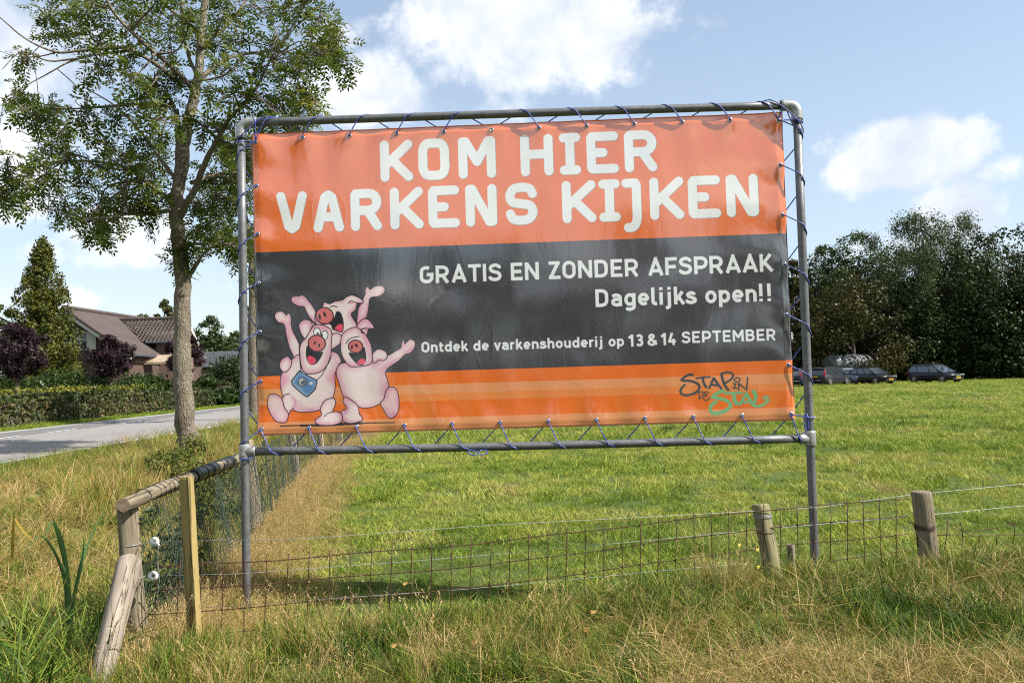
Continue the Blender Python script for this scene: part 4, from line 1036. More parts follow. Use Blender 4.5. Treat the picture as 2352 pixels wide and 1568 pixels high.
def gn_group():
    ng = bpy.data.node_groups.new('scatter', 'GeometryNodeTree')
    ng.interface.new_socket('Geometry', in_out='INPUT', socket_type='NodeSocketGeometry')
    ng.interface.new_socket('Collection', in_out='INPUT', socket_type='NodeSocketCollection')
    ng.interface.new_socket('Geometry', in_out='OUTPUT', socket_type='NodeSocketGeometry')
    N = ng.nodes; gi = N.new('NodeGroupInput'); go = N.new('NodeGroupOutput')
    ci = N.new('GeometryNodeCollectionInfo'); ci.inputs['Separate Children'].default_value = True; ci.inputs['Reset Children'].default_value = True
    ip = N.new('GeometryNodeInstanceOnPoints'); ip.inputs['Pick Instance'].default_value = True
    def na(nm, ty):
        a = N.new('GeometryNodeInputNamedAttribute'); a.data_type = ty; a.inputs[0].default_value = nm; return [o for o in a.outputs if o.enabled and o.name == 'Attribute'][0]
    L = ng.links
    L.new(gi.outputs[0], ip.inputs['Points']); L.new(gi.outputs[1], ci.inputs[0]); L.new(ci.outputs[0], ip.inputs['Instance'])
    L.new(na('idx', 'INT'), ip.inputs['Instance Index']); L.new(na('rot', 'FLOAT_VECTOR'), ip.inputs['Rotation']); L.new(na('scl', 'FLOAT_VECTOR'), ip.inputs['Scale'])
    L.new(ip.outputs[0], go.inputs[0]); return ng
NG = gn_group()
def scatter(name, key, pts, scl, tint, label, cat, lean=0.12, rot=None):
    n = len(pts); me = bpy.data.meshes.new(name); me.vertices.add(n); me.vertices.foreach_set('co', np.asarray(pts, np.float32).ravel())
    a = me.attributes.new('idx', 'INT', 'POINT'); a.data.foreach_set('value', rng.integers(0, 5, n).astype(np.int32))
    if rot is None: rot = np.stack([rng.normal(0, lean, n), rng.normal(0, lean, n), rng.random(n)*6.283], 1)
    a = me.attributes.new('rot', 'FLOAT_VECTOR', 'POINT'); a.data.foreach_set('vector', rot.astype(np.float32).ravel())
    s3 = np.stack([scl, scl, scl*(.8+.4*rng.random(n))], 1) if scl.ndim == 1 else scl
    a = me.attributes.new('scl', 'FLOAT_VECTOR', 'POINT'); a.data.foreach_set('vector', s3.astype(np.float32).ravel())
    a = me.attributes.new('tint', 'FLOAT', 'POINT'); a.data.foreach_set('value', np.clip(tint, 0, 1).astype(np.float32))
    o = link(name, me); md = o.modifiers.new('scatter', 'NODES'); md.node_group = NG
    for it in NG.interface.items_tree:
        if it.in_out == 'INPUT' and it.name == 'Collection': md[it.identifier] = protos[key]
    tag(o, label, cat, kind='stuff'); return o
def vis(x, y, z=0.2, mx=650, my=260):
    d = np.stack([x-CPOS[0], y-CPOS[1], z-CPOS[2]], 1) if np.ndim(z) else np.stack([x-CPOS[0], y-CPOS[1], np.full_like(x, z-CPOS[2])], 1)
    Z = d @ _fw; px = 1176+CF*(d @ _rt)/np.maximum(Z, .01); py = 784-CF*(d @ _up)/np.maximum(Z, .01)
    return (Z > .9) & (px > -mx) & (px < 2352+mx) & (py < 1568+my), Z
def rand_pts(x0, x1, y0, y1, dens):
    n = int((x1-x0)*(y1-y0)*dens); x = x0+(x1-x0)*rng.random(n); y = y0+(y1-y0)*rng.random(n); v, Z = vis(x, y); return x[v], y[v], Z[v]
def put3(x, y): return np.stack([x, y, H(x, y)-.008], 1)
ZR_ = ZR
# field
def field_tint(x, y):
    a = fbm(x, y, .55, 31); b_ = fbm(x, y, 2.6, 7); s = x-fence_x(y)
    t_ = .42+.55*(a-.5)+.60*(b_-.5)
    t_ = t_+.5*np.exp(-(s/.34)**2)*(s > -.4)
    dead = (vnoise(x, y, .9, 77) > .82)*.28*(vnoise(x, y, 3.1, 5) > .45)
    return t_+dead
sets = [(6.3, 78, 1.0, .30, -6, 8), (6.0, 0, 0, 0, 0, 0)]
allp = []; alls = []; allt = []
for (z0, z1, dens, sc_) in ((4.2, 9.5, 95, .95), (9.5, 17, 42, 1.25), (17, 34, 15, 1.9), (34, 82, 4.2, 3.1)):
    wd_ = z1*.72+2
    x, y, Z = rand_pts(-wd_, wd_+z1*.05, z0-5.1-1, z1-5.1+1, dens)
    k = (Z >= z0) & (Z < z1) & (x > fence_x(y)-.05) & (y > yfence(x)+.25)
    shd = ~((np.abs(x-.0) < 0)); x, y = x[k], y[k]
    allp.append(put3(x, y)); hn = fbm(x, y, 1.3, 51); s_ = sc_*(.45+1.1*hn)*(1+.25*rng.standard_normal(len(x)))
    s_ = np.clip(s_, .3, 9); zs_ = s_*(1-.45*sstep(12, 40, Z[k])); alls.append(np.stack([s_, s_, zs_*(.7+.6*rng.random(len(s_)))], 1)); allt.append(field_tint(x, y)+.09*rng.standard_normal(len(x)))
scatter('pasture_grass', 'short', np.concatenate(allp), np.concatenate(alls), np.concatenate(allt), 'short green pasture grass covering the field behind the banner', 'grass')
# taller tufts in the field
x, y, Z = rand_pts(-8, 22, 0, 30, 1.6); k = (x > fence_x(y)+.3) & (y > yfence(x)+.5) & (vnoise(x, y, 1.1, 21) > .5); x, y = x[k], y[k]
scatter('pasture_clumps', 'mid', put3(x, y), .45+.35*rng.random(len(x)), .16+.12*rng.standard_normal(len(x)), 'darker taller clumps of grass scattered over the pasture', 'grass', .2)
# straw strip along the netting
n = 2000; yy_ = -1.0+(rng.random(n)**1.3)*22; xx_ = fence_x(yy_)+.02+np.abs(rng.normal(0, .20, n)); v, Z = vis(xx_, yy_); xx_, yy_ = xx_[v], yy_[v]
scatter('straw_strip', 'straw', put3(xx_, yy_), .30+.35*rng.random(len(xx_)), .80+.14*rng.standard_normal(len(xx_)), 'dry straw coloured grass growing along the netting fence', 'dry grass', .25)
n = 1600; yy_ = -.8+(rng.random(n)**1.2)*14; xx_ = fence_x(yy_)+.1+np.abs(rng.normal(0, .28, n)); v, Z = vis(xx_, yy_); xx_, yy_ = xx_[v], yy_[v]
scatter('matted_straw', 'mat', put3(xx_, yy_), .6+.5*rng.random(len(xx_)), .84+.12*rng.standard_normal(len(xx_)), 'flattened straw at the edge of the pasture beside the netting', 'dry grass', .25)
# foreground bank
def bank_tint(x, y):
    a = fbm(x, y, 1.0, 61); b_ = fbm(x, y, 3.3, 71)
    t_ = .19+.07*sstep(.8, .2, x)+.95*(a-.5)+.7*(b_-.5)
    t_ += .13*sstep(.2, -1.0, x)*sstep(-2.6, -1.6, y)*1.0
    t_ -= .40*sstep(.0, .35, fence_x(y)-x)
    t_ += .22*sstep(-1.9, -2.5, y)*sstep(.6, 1.6, x)
    return t_
x, y, Z = rand_pts(-3.4, 5.4, -4.1, .5, 260)
yf = y-yfence(x); k = (yf < .28) & (x > fence_x(y)-1.6); x, y, yf = x[k], y[k], yf[k]
dryc = (y+.30*x+.5*(vnoise(x, y, 1.6, 8)-.5) < -1.38) & (x > .5)
hn = fbm(x, y, 1.5, 91)
k1 = (~dryc) & (rng.random(len(x)) < .62)
s_ = (.06+.54*hn)*(.75+.5*rng.random(len(x)))*(1-.35*sstep(-.2, -1.6, yf)*(x > 0))
scatter('bank_grass', 'tall', put3(x[k1], y[k1]), s_[k1], bank_tint(x[k1], y[k1])-.06+.12*rng.standard_normal(k1.sum()), 'tall mixed green and straw grass on the bank in the foreground', 'grass', .28)
k2 = (~k1) & (rng.random(len(x)) < np.where(dryc, .30, .55))
sc2 = np.where(dryc[k2], .55, .85)*(.6+.6*rng.random(k2.sum()))
scatter('bank_undergrowth', 'mid', put3(x[k2], y[k2]), sc2, bank_tint(x[k2], y[k2])-.12+.16*rng.standard_normal(k2.sum()), 'low green undergrowth between the tall stalks of the bank', 'grass', .3)
k3 = (~k1) & (~k2) & (fbm(x, y, 1.1, 33)+.32*dryc > .50)
scatter('bank_mat', 'mat', put3(x[k3], y[k3]), .55+.5*rng.random(k3.sum()), .80+.12*rng.standard_normal(k3.sum())-.0, 'brown matted dead grass lying on the bank', 'dry grass', .3)
x, y, Z = rand_pts(-2.0, 1.2, -2.6, .1, 36); yf = y-yfence(x); k = (yf < .15) & (x > fence_x(y)+.15) & (fbm(x, y, 1.3, 13)+.16*sstep(.3, -.8, x) > .60); x, y = x[k], y[k]
scatter('dry_stalks', 'straw', put3(x, y), .35+.42*rng.random(len(x)), .80+.14*rng.standard_normal(len(x)), 'thin dry seed stalks rising in front of the mesh fence', 'dry grass', .22)
x, y, Z = rand_pts(1.2, 4.2, -1.4, .2, 22); yf = y-yfence(x); k = (yf < .2) & (yf > -.5) & (fbm(x, y, 1.5, 15) > .45); x, y = x[k], y[k]
scatter('bank_tussocks', 'reed', put3(x, y), .30+.25*rng.random(len(x)), .40+.2*rng.standard_normal(len(x)), 'coarse arching tussocks along the foot of the right hand posts', 'grass', .3)
# left side: ditch and verge
x, y, Z = rand_pts(-9, -1.6, -4.2, 11, 70); s = fence_x(y)-x; rn = road_near(y)
k = (s > .03) & (x > rn+.25); x, y, s, Z, rn = x[k], y[k], s[k], Z[k], rn[k]
dk = sstep(1.5, -.3, y)*sstep(4.5, 2.2, s)                    # lush near the front ditch
tt = .66-.53*dk+.55*(fbm(x, y, .55, 19)-.5)+.22*(fbm(x, y, 2.2, 4)-.5); rd_ = sstep(1.6, .3, x-rn); tt = tt-.42*rd_
k1 = rng.random(len(x)) < .45
hs = (.24+.32*fbm(x, y, .9, 44))*(1+.75*dk)
flp = np.stack([rng.normal(.25, .3, k1.sum()), rng.normal(.35, .3, k1.sum()), rng.normal(.6, .9, k1.sum())], 1)
scatter('ditch_reeds', 'reed', put3(x[k1], y[k1]), hs[k1]*(1+.12*Z[k1]**.5)*np.where(rd_[k1] > .6, .6, 1), tt[k1]+.10*rng.standard_normal(k1.sum()), 'long arching grass in the ditch, dark green in front and straw coloured beyond', 'grass', rot=flp)
k2 = (~k1) & (rng.random(len(x)) < .6)
scatter('verge_straw', 'mat', put3(x[k2], y[k2])+[0, 0, .02], (.8+.6*rng.random(k2.sum())), tt[k2]+.08+.10*rng.standard_normal(k2.sum()), 'combed dry grass lying on the slope between ditch and road', 'dry grass', .35)
k3 = (~k1) & (~k2)
scatter('verge_green', 'mid', put3(x[k3], y[k3]), .7+.6*rng.random(k3.sum()), tt[k3]-.40+.12*rng.standard_normal(k3.sum()), 'fresh green grass showing through the straw beside the ditch', 'grass', .3)
# farther verge of the ditch, along the road
x, y, Z = rand_pts(-13, -2.6, 11, 46, 16); s = fence_x(y)-x; rn = road_near(y); k = (s > .1) & (x > rn+.2) & (x > -12.5); x, y, s = x[k], y[k], s[k]
scatter('far_verge', 'reed', put3(x, y), .45+.45*fbm(x, y, .6, 14), .55+.7*(fbm(x, y, .35, 19)-.5)+.12*rng.standard_normal(len(x)), 'tall grass of the verge receding beside the road and netting', 'grass', .25)
x, y, Z = rand_pts(-7, -3.6, 4.5, 24, 9); s = fence_x(y)-x; k = (s > .1) & (s < 3); x, y = x[k], y[k]
scatter('reed_stand', 'tall', put3(x, y), 1.0+.6*rng.random(len(x)), .56+.15*rng.standard_normal(len(x)), 'pale upright reeds standing behind the netting', 'reed', .12)
# opposite roadside
x, y, Z = rand_pts(-19, -13, 10, 70, 13); k = (x < road_near(y)-wroad-.5) & (x > road_near(y)-wroad-1.9); x, y = x[k], y[k]
scatter('opposite_verge', 'short', put3(x, y), 1.5+.8*rng.random(len(x)), .30+.1*rng.standard_normal(len(x)), 'strip of mown grass between the road and the clipped hedge', 'grass')
# broad reed plant in the front left, and two yellowing blades
def blade_plant(name, base, blades, m, label, cat):
    pl = empty(name, tuple(base)); tag(pl, label, cat)
    for pts, w in blades:
        p = spline(np.array(pts)-np.array(base), 6); V = []; n = len(p)
        for i, q_ in enumerate(p):
            f = i/(n-1); ww = w*(1-f**2.2)*(.65+.35*min(1, f*5)); V += [q_+np.array([-ww, 0, 0]), q_+np.array([0, ww*.35, 0]), q_+np.array([ww, 0, 0])]
        F = [f_ for i in range(n-1) for f_ in ((3*i, 3*i+1, 3*i+4, 3*i+3), (3*i+1, 3*i+2, 3*i+5, 3*i+4))]
        link('blade', np_mesh('blade', np.array(V), np.array(F), m, True), pl)
    return pl
M_iris = leafmat('iris_blade', [(0, (.11, .22, .07)), (1, (.11, .22, .07))], .25, .4, .4, attr='none')
M_yel = leafmat('yellow_blade', [(0, (.48, .34, .05)), (1, (.48, .34, .05))], .3, .5, .3, attr='none')
bp = P(165, 1500, 4.3)
blade_plant('iris_plant', bp, [([P(165, 1500, 4.3), P(158, 1400, 4.3), P(152, 1310, 4.3), P(140, 1235, 4.3), P(118, 1183, 4.25)], .020),
    ([P(165, 1500, 4.35), P(164, 1400, 4.35), P(182, 1320, 4.4), P(205, 1240, 4.5), P(250, 1155, 4.6)], .011),
    ([P(165, 1500, 4.25), P(158, 1400, 4.25), P(140, 1300, 4.2), P(95, 1230, 4.1), P(50, 1275, 4.0)], .012),
    ([P(150, 1300, 4.28), P(133, 1225, 4.2), P(118, 1200, 4.1), P(96, 1250, 4.05)], .011),
    ([P(165, 1400, 4.3), P(178, 1330, 4.3), P(190, 1270, 4.3), P(193, 1230, 4.3)], .010)], M_iris, 'tall bluish green iris with broad bent blades in the ditch grass, front left', 'plant')
for a, b_, c_ in (((-10, 1465), (40, 1475), (95, 1508)), ((190, 1500), (205, 1535), (228, 1560)), ((28, 1280), (30, 1230), (32, 1175)), ((35, 1190), (60, 1225), (85, 1250))):
    base = P(*a, 3.7); blade_plant('dying_reed', base, [([base, P(*b_, 3.65), P(*c_, 3.6)], .009)], M_yel, {(-10, 1465): 'yellow and brown dying blade at the left edge near the bottom', (190, 1500): 'yellow bent blade at the foot of the leaning split log', (28, 1280): 'upright orange blade left of the iris', (35, 1190): 'orange blade leaning across the straw, left of the iris'}[a], 'plant')
# small yellow flowers and fallen leaves
M_fl = pbr('yellow_petal', (.75, .60, .03), .5)
M_dl = pbr('fallen_leaf', (.48, .26, .07), .6, nscale=60, namp=.2)
def flower(px, py, Z, label, m=M_fl, s=.012, leaf=False):
    c_ = P(px, py, Z); e = empty('fallen_leaf' if leaf else 'yellow_flower', tuple(c_)); tag(e, label, 'leaf' if leaf else 'flower', None)
    n = 9; V = [(0, 0, .002)]; 
    for k in range(n):
        a = 6.283*k/n; r = s*(1 if k % 2 else (.75 if leaf else .5))*(1.0+.3*math.sin(k*2.3)); V.append((r*math.cos(a)*(1.5 if leaf else 1), r*math.sin(a)*.6, r*math.sin(a)*.8+.002*math.sin(k)))
    F = [(0, k+1, (k+1) % n+1) for k in range(n)]; me = bpy.data.meshes.new('petals'); me.from_pydata(V, [], F); me.materials.append(m); link('blade' if leaf else 'petals', me, e)
    if not leaf:
        mb = MB(); mb.tube([(0, .004, 0), (.01, .01, -.12), (.012, .01, -.22)], .0012, 4); mb.build('stem', M_iris, e)
for px, py, Z, lb in ((1742, 1302, 4.45, 'lower right one of the small yellow flowers left of the greenish post'), (1740, 1262, 4.5, 'small yellow flower touching the left side of the greenish post'), (1698, 1252, 4.55, 'yellow flower a hand left of the greenish post')):
    flower(px, py, Z, lb)
for px, py, Z, lb in ((1362, 1405, 3.75, 'pale yellow fallen leaf in the bank grass under the middle of the banner'), (1632, 1410, 3.85, 'orange fallen leaf in the grass, lower right of centre'), (905, 1272+210, 3.4, 'fallen leaf caught in the stalks at the bottom centre'), (930, 1340, 4.2, 'orange leaf hanging in the straw just in front of the shadow'), (1090, 1474, 3.4, 'orange fallen leaf low in the grass near the bottom middle'), (1347, 1445, 3.5, 'ochre fallen leaf right of the bottom middle')):
    flower(px, py, Z, lb, M_dl, .010, True)
# dark herb clump in the pasture under the banner
def herb(loc, r, n, m, name, label):
    V = []; F = []; bt = []
    r_ = np.random.default_rng(5)
    for i in range(n):
        d = r_.standard_normal(3); d /= np.linalg.norm(d); d[2] = abs(d[2]); c_ = d*r*(.5+.5*r_.random())*np.array([1.3, 1, .6]); u = r_.standard_normal(3); u /= np.linalg.norm(u); v = np.cross(u, d); l = .05
        b = len(V); V += [c_, c_+u*l*.5+v*l*.3, c_+u*l, c_+u*l*.5-v*l*.3]; F.append((b, b+1, b+2, b+3)); bt += [r_.random()]*4
    o = link(name, np_mesh(name, np.array(V), np.array(F), m, False, {'lt': bt}), None, tuple(loc)); tag(o, label, 'plant')
# ------------------------------------------------------------------ foliage
def lm(name, stops, trans=.3, rough=.5, spec=.2): return leafmat(name, stops, trans, rough, spec, attr='lt')
M_ash = lm('ash_leaf', [(0, (.045, .080, .010)), (.5, (.115, .165, .018)), (.8, (.22, .25, .035)), (1, (.34, .29, .06))], .42, .40)
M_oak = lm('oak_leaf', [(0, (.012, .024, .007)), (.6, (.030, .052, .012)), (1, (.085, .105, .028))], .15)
M_beech = lm('beech_leaf', [(0, (.024, .030, .007)), (.5, (.060, .062, .014)), (.85, (.10, .09, .02)), (1, (.16, .09, .03))], .22)
M_birch = lm('birch_leaf', [(0, (.03, .05, .015)), (.6, (.08, .11, .035)), (1, (.17, .18, .08))], .25)
M_poplar = lm('poplar_leaf', [(0, (.03, .05, .015)), (.6, (.07, .105, .035)), (1, (.16, .19, .08))], .25)
M_thuja = lm('cypress_leaf', [(0, (.030, .045, .008)), (.5, (.10, .115, .018)), (1, (.22, .20, .035))], .15)
M_plum = lm('plum_leaf', [(0, (.014, .008, .012)), (.6, (.036, .017, .024)), (1, (.09, .04, .045))], .25)
M_shrub = lm('shrub_leaf', [(0, (.02, .04, .008)), (.6, (.045, .08, .016)), (1, (.12, .16, .05))], .25, .35)
M_bram = lm('bramble_leaf', [(0, (.05, .075, .012)), (.5, (.11, .15, .025)), (.85, (.20, .22, .05)), (1, (.30, .24, .08))], .25)
M_hedge = lm('hedge_leaf', [(0, (.035, .055, .015)), (.4, (.08, .10, .025)), (.75, (.15, .14, .05)), (1, (.24, .15, .07))], .2)
M_yhedge = lm('yellow_leaf', [(0, (.12, .15, .02)), (.6, (.28, .28, .03)), (1, (.45, .38, .04))], .2)
M_pine = lm('pine_leaf', [(0, (.045, .06, .015)), (.5, (.09, .105, .03)), (1, (.19, .15, .05))], .15)
M_bark = pbr('ash_bark', (.30, .245, .18), .9, nscale=9, namp=.2, bump=.008, bscale=30, stretch=(1, 1, .45), col2=(.15, .115, .08), detail=7)
def bark():
    m, t = mat('ash_bark'); v = t.n('ShaderNodeTexCoord').outputs['Object']
    mp = t.n('ShaderNodeMapping', i={0: v}); mp.inputs['Scale'].default_value = (1, 1, .22)
    fis = t.n('ShaderNodeTexVoronoi', feature='DISTANCE_TO_EDGE', i={'Vector': t.n('ShaderNodeVectorMath', operation='ADD', i={0: mp.outputs[0], 1: t.n('ShaderNodeVectorMath', operation='SCALE', i={0: t.n('ShaderNodeTexNoise', i={'Vector': v, 'Scale': 9.0, 'Detail': 5.0}).outputs['Color'], 3: .10}).outputs[0]}).outputs[0], 'Scale': 24.0})
    base_ = t.ramp(t.noise(v, 2.6, 6, .65), [(.3, (.125, .10, .075)), (.7, (.25, .215, .165))])
    c = t.mix(t.m('MULTIPLY', t.m('SUBTRACT', 1.0, t.m('MULTIPLY', fis.outputs[0], 9.0, clamp=True)), .6), base_, (.06, .045, .032, 1))
    lich = t.ramp(t.noise(v, 13, 4, .6), [(.60, (0, 0, 0)), (.66, (.8,)*3)]); c = t.mix(lich, c, (.32, .30, .24, 1))
    moss = t.ramp(t.noise(v, 5.0, 5, .6), [(.56, (0, 0, 0)), (.70, (.6,)*3)]); c = t.mix(moss, c, (.20, .19, .06, 1))
    b = t.n('ShaderNodeBsdfPrincipled', i={'Base Color': c, 'Roughness': .9, 'Specular IOR Level': .2})
    bn = t.n('ShaderNodeBump', i={'Height': t.m('ADD', t.m('MULTIPLY', fis.outputs[0], 2.0, clamp=True), t.noise(v, 30, 5, .6)), 'Distance': .02}); t.put(b.inputs['Normal'], bn.outputs[0]); finish(t, b.outputs[0]); return m
M_bark = bark()
M_bark2 = pbr('dark_bark', (.12, .10, .08), .9, nscale=6, namp=.25, bump=.01, bscale=14)
M_twig = pbr('twig_bark', (.17, .135, .10), .85, nscale=12, namp=.2)
def unit(n, r_): d = r_.standard_normal((n, 3)); return d/np.linalg.norm(d, axis=1)[:, None]
def leaf_quads(C, D, size, r_, aspect=.55, cup=.0):
    """rhombic leaves at C with rough facing D"""
    n = len(C); N_ = D+unit(n, r_)*.9; N_ /= np.linalg.norm(N_, axis=1)[:, None]
    U_ = np.cross(N_, unit(n, r_)); U_ /= np.linalg.norm(U_, axis=1)[:, None]; W_ = np.cross(N_, U_)
    s = (size*(.6+.8*r_.random(n)))[:, None]
    V = np.stack([C-U_*s*.5, C+W_*s*aspect*.5+N_*s*.08, C+U_*s*.5, C-W_*s*aspect*.5+N_*s*.08], 1).reshape(-1, 3)
    return V, np.arange(4*n).reshape(n, 4)
def crown_mesh(name, clumps, leaves, size, m, seed, fill_=.55, aspect=.55, droop=0.0, squash=.8):
    """clumps: (x, y, z, r)"""
    r_ = np.random.default_rng(seed); cl = np.array(clumps, float); wts = cl[:, 3]**2; wts /= wts.sum()
    k = r_.choice(len(cl), leaves, p=wts); d = unit(leaves, r_); rr = cl[k, 3]*(fill_+(1.08-fill_)*r_.random(leaves)**.7)
    C = cl[k, :3]+d*rr[:, None]*np.array([1, 1, squash]); C[:, 2] -= droop*r_.random(leaves)**2
    V, F = leaf_quads(C, d, size, r_, aspect)
    ct = r_.random(len(cl)); lt = np.clip(.5*ct[k]+.5*r_.random(leaves)+.06*r_.standard_normal(leaves), 0, 1)
    return np_mesh(name, V, F, m, False, {'lt': np.repeat(lt, 4)})
def crown_clumps(h, w, base, n, seed, shape='round', rmin=.16, rmax=.30):
    r_ = np.random.default_rng(seed); out = []
    while len(out) < n:
        f = r_.random(); a = r_.random()*6.283
        if shape == 'round': rw = math.sqrt(max(0, 1-(2*f-1)**2))**.8
        elif shape == 'cone': rw = (1-f)*1.0+.04
        elif shape == 'egg': rw = math.sin(math.pi*min(1, f**.75))**.7
        else: rw = 1-.5*f
        q = w/2*rw*math.sqrt(r_.random()*.75+.25*(r_.random() > .3)); q = min(q, w/2*rw)
        out.append((q*math.cos(a), q*math.sin(a), base+f*(h-base)-w*.06, w*(rmin+(rmax-rmin)*r_.random())*(.75 if f > .8 else 1)))
    return out
def trunk_mesh(h, r, seed, m, limbs=6, top=.9, spread=.35, start=.3):
    r_ = np.random.default_rng(seed); mb = MB()
    pts = [(.05*h*.2*math.sin(i*1.3+seed), .04*h*.2*math.cos(i*1.7+seed), h*top*i/8-.2*(i == 0)) for i in range(9)]
    mb.tube(spline(pts, 3), [r*(1-.85*i/24)*(1.25 if i == 0 else 1) for i in range(25)], 9)
    for k in range(limbs):
        z0 = h*(start+(top-.1-start)*(k+r_.random()*.6)/limbs); a = r_.random()*6.283; L = h*spread*(.7+.6*r_.random())*(1.15-z0/h)
        p = [(0, 0, z0), (L*.4*math.cos(a), L*.4*math.sin(a), z0+L*.35), (L*math.cos(a+.3), L*math.sin(a+.3), z0+L*.75)]
        mb.tube(spline(p, 3), [r*.42*(1-.85*i/6) for i in range(7)], 6)
    return mb.mesh('trunk', m, True)
def tree(name, loc, label, crown, trunk, group=None, sc_=1.0, rz=0.0, cat='tree'):
    t_ = empty(name, tuple(loc), rz); t_.scale = (sc_,)*3; tag(t_, label, cat, group)
    c_ = link('crown', crown, t_); 
    if trunk: link('trunk', trunk, t_)
    return t_
def ground_at(px, Z, z=0.0):
    p = P(px, 860, Z); return (float(p[0]), float(p[1]), z)
def height_for(px, py, Z): return float(P(px, py, Z)[2])

# --- the wood on the right and behind the banner
def wood_tree(kind, px, top, wpx, Z, seed, label, base=.02, leaves=11000, name='woodland_tree'):
    h = height_for(px, top, Z)+.2; w = wpx/CF*Z
    mats = {'oak': (M_oak, .34, .55, 'round'), 'beech': (M_beech, .30, .6, 'egg'), 'birch': (M_birch, .27, .4, 'round'), 'poplar': (M_poplar, .26, .6, 'round'), 'dark': (M_oak, .36, .6, 'round')}[kind]
    b0_ = h*base+w*.12
    if kind in ('birch',):
        cl = crown_clumps(h*.99, w*1.1, h*.15, 110, seed, 'round', .07, .14); me = crown_mesh('crown', cl, int(leaves*2.1), mats[1], mats[0], seed, .0, .35, droop=w*.12, squash=1.3)
    elif kind == 'poplar':
        cl = crown_clumps(h*.99, w*1.1, h*.15, 150, seed, 'round', .08, .15); cl += [(0, 0, h*f, w*.30) for f in (.5, .6, .7, .8)]; me = crown_mesh('crown', cl, leaves, mats[1], mats[0], seed, .0, mats[2])
    else:
        cl = crown_clumps(h*.97, w, b0_*.6, 95, seed, 'egg' if kind == 'beech' else 'round', .08, .17)
        if kind != 'beech': cl += [(w*.42*math.cos(a), w*.42*math.sin(a), h*f, w*.14) for a in np.arange(0, 6.28, .8) for f in (.12, .3)]
        me = crown_mesh('crown', cl, leaves, mats[1], mats[0], seed, .25, mats[2])
    return tree(name, ground_at(px, Z), label, me, trunk_mesh(h*.9, .022*h, seed, M_bark2, 7), 'trees of the wood behind the pasture')
WT = [
 ('oak', 2352, 505, 330, 74, 'large dark tree at the right edge of the photo'),
 ('oak', 2285, 520, 230, 78, 'broad dark tree second from the right edge, above open grass'),
 ('birch', 2120, 478, 210, 76, 'tall wispy topped tree right of the frame, behind the reddish beech'),
 ('birch', 2215, 486, 190, 79, 'wispy willow like tree, highest of the wood, right of centre of the wood'),
 ('poplar', 1985, 525, 175, 84, 'paler round tree with see through crown behind the beech'),
 ('poplar', 1905, 560, 130, 84, 'pale grey green tree, lower, directly right of the frame post'),
 ('beech', 1960, 618, 250, 72.5, 'wide olive and rusty brown tree behind the four parked cars'),
 ('dark', 2090, 640, 190, 75, 'dark tree low behind the beech, left of the lone black car'),
 ('dark', 2190, 600, 230, 76, 'very dark tree directly above the lone black car'),
 ('dark', 2290, 640, 220, 74, 'dark leafy tree behind and right of the lone black car'),
 ('dark', 2420, 560, 260, 74, 'dark tree mostly beyond the right edge of the photo'),
 ('beech', 1832, 590, 110, 75, 'brown green tree between banner edge and frame post'),
 ('oak', 2170, 530, 260, 84, 'dense dark tree behind the wispy topped trees'), ('oak', 2060, 560, 230, 86, 'dense dark tree standing behind the beech and the pale round tree'), ('oak', 1930, 590, 220, 88, 'dense low tree at the back, right of the frame post'),
 ('poplar', 1760, 640, 170, 84, 'pale tree hidden behind the right end of the banner'),
 ('oak', 1650, 610, 240, 80, 'round tree hidden behind the banner, right part'),
 ('dark', 1500, 640, 260, 84, 'dark tree hidden behind the middle right of the banner'),
 ('oak', 1330, 620, 250, 88, 'round tree hidden behind the middle of the banner'),
 ('beech', 1170, 660, 240, 92, 'brownish tree hidden behind the middle left of the banner'),
 ('oak', 1000, 640, 250, 96, 'round tree hidden behind the pigs side of the banner'),
 ('dark', 850, 660, 230, 100, 'dark tree hidden behind the left part of the banner'),
]
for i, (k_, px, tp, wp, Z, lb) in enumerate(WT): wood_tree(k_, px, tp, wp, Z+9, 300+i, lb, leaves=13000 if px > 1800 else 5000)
# dense undergrowth closing the wood at its foot
def bush_mesh(seed, w, h, m, leaves, size, n=22, name='foliage'):
    r_ = np.random.default_rng(seed); cl = []
    for k in range(n):
        a = r_.random()*6.283; q = w/2*.8*math.sqrt(r_.random()); cl.append((q*math.cos(a), q*math.sin(a)*.8, h*(.15+.65*r_.random())*(1-.5*(q/(w/2))**2), min(w, h)*(.16+.12*r_.random())))
    return crown_mesh(name, cl, leaves, size, m, seed, .25, .55)
ug_c = []
r_ = np.random.default_rng(4)
for k in range(190):
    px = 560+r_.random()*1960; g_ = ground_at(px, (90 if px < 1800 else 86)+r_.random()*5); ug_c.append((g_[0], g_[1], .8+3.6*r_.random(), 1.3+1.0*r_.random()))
ug = link('undergrowth', crown_mesh('undergrowth', ug_c, 42000, .40, M_oak, 4, .2, .55)); tag(ug, 'dark unbroken undergrowth closing the foot of the wood behind the pasture', 'undergrowth', kind='stuff')

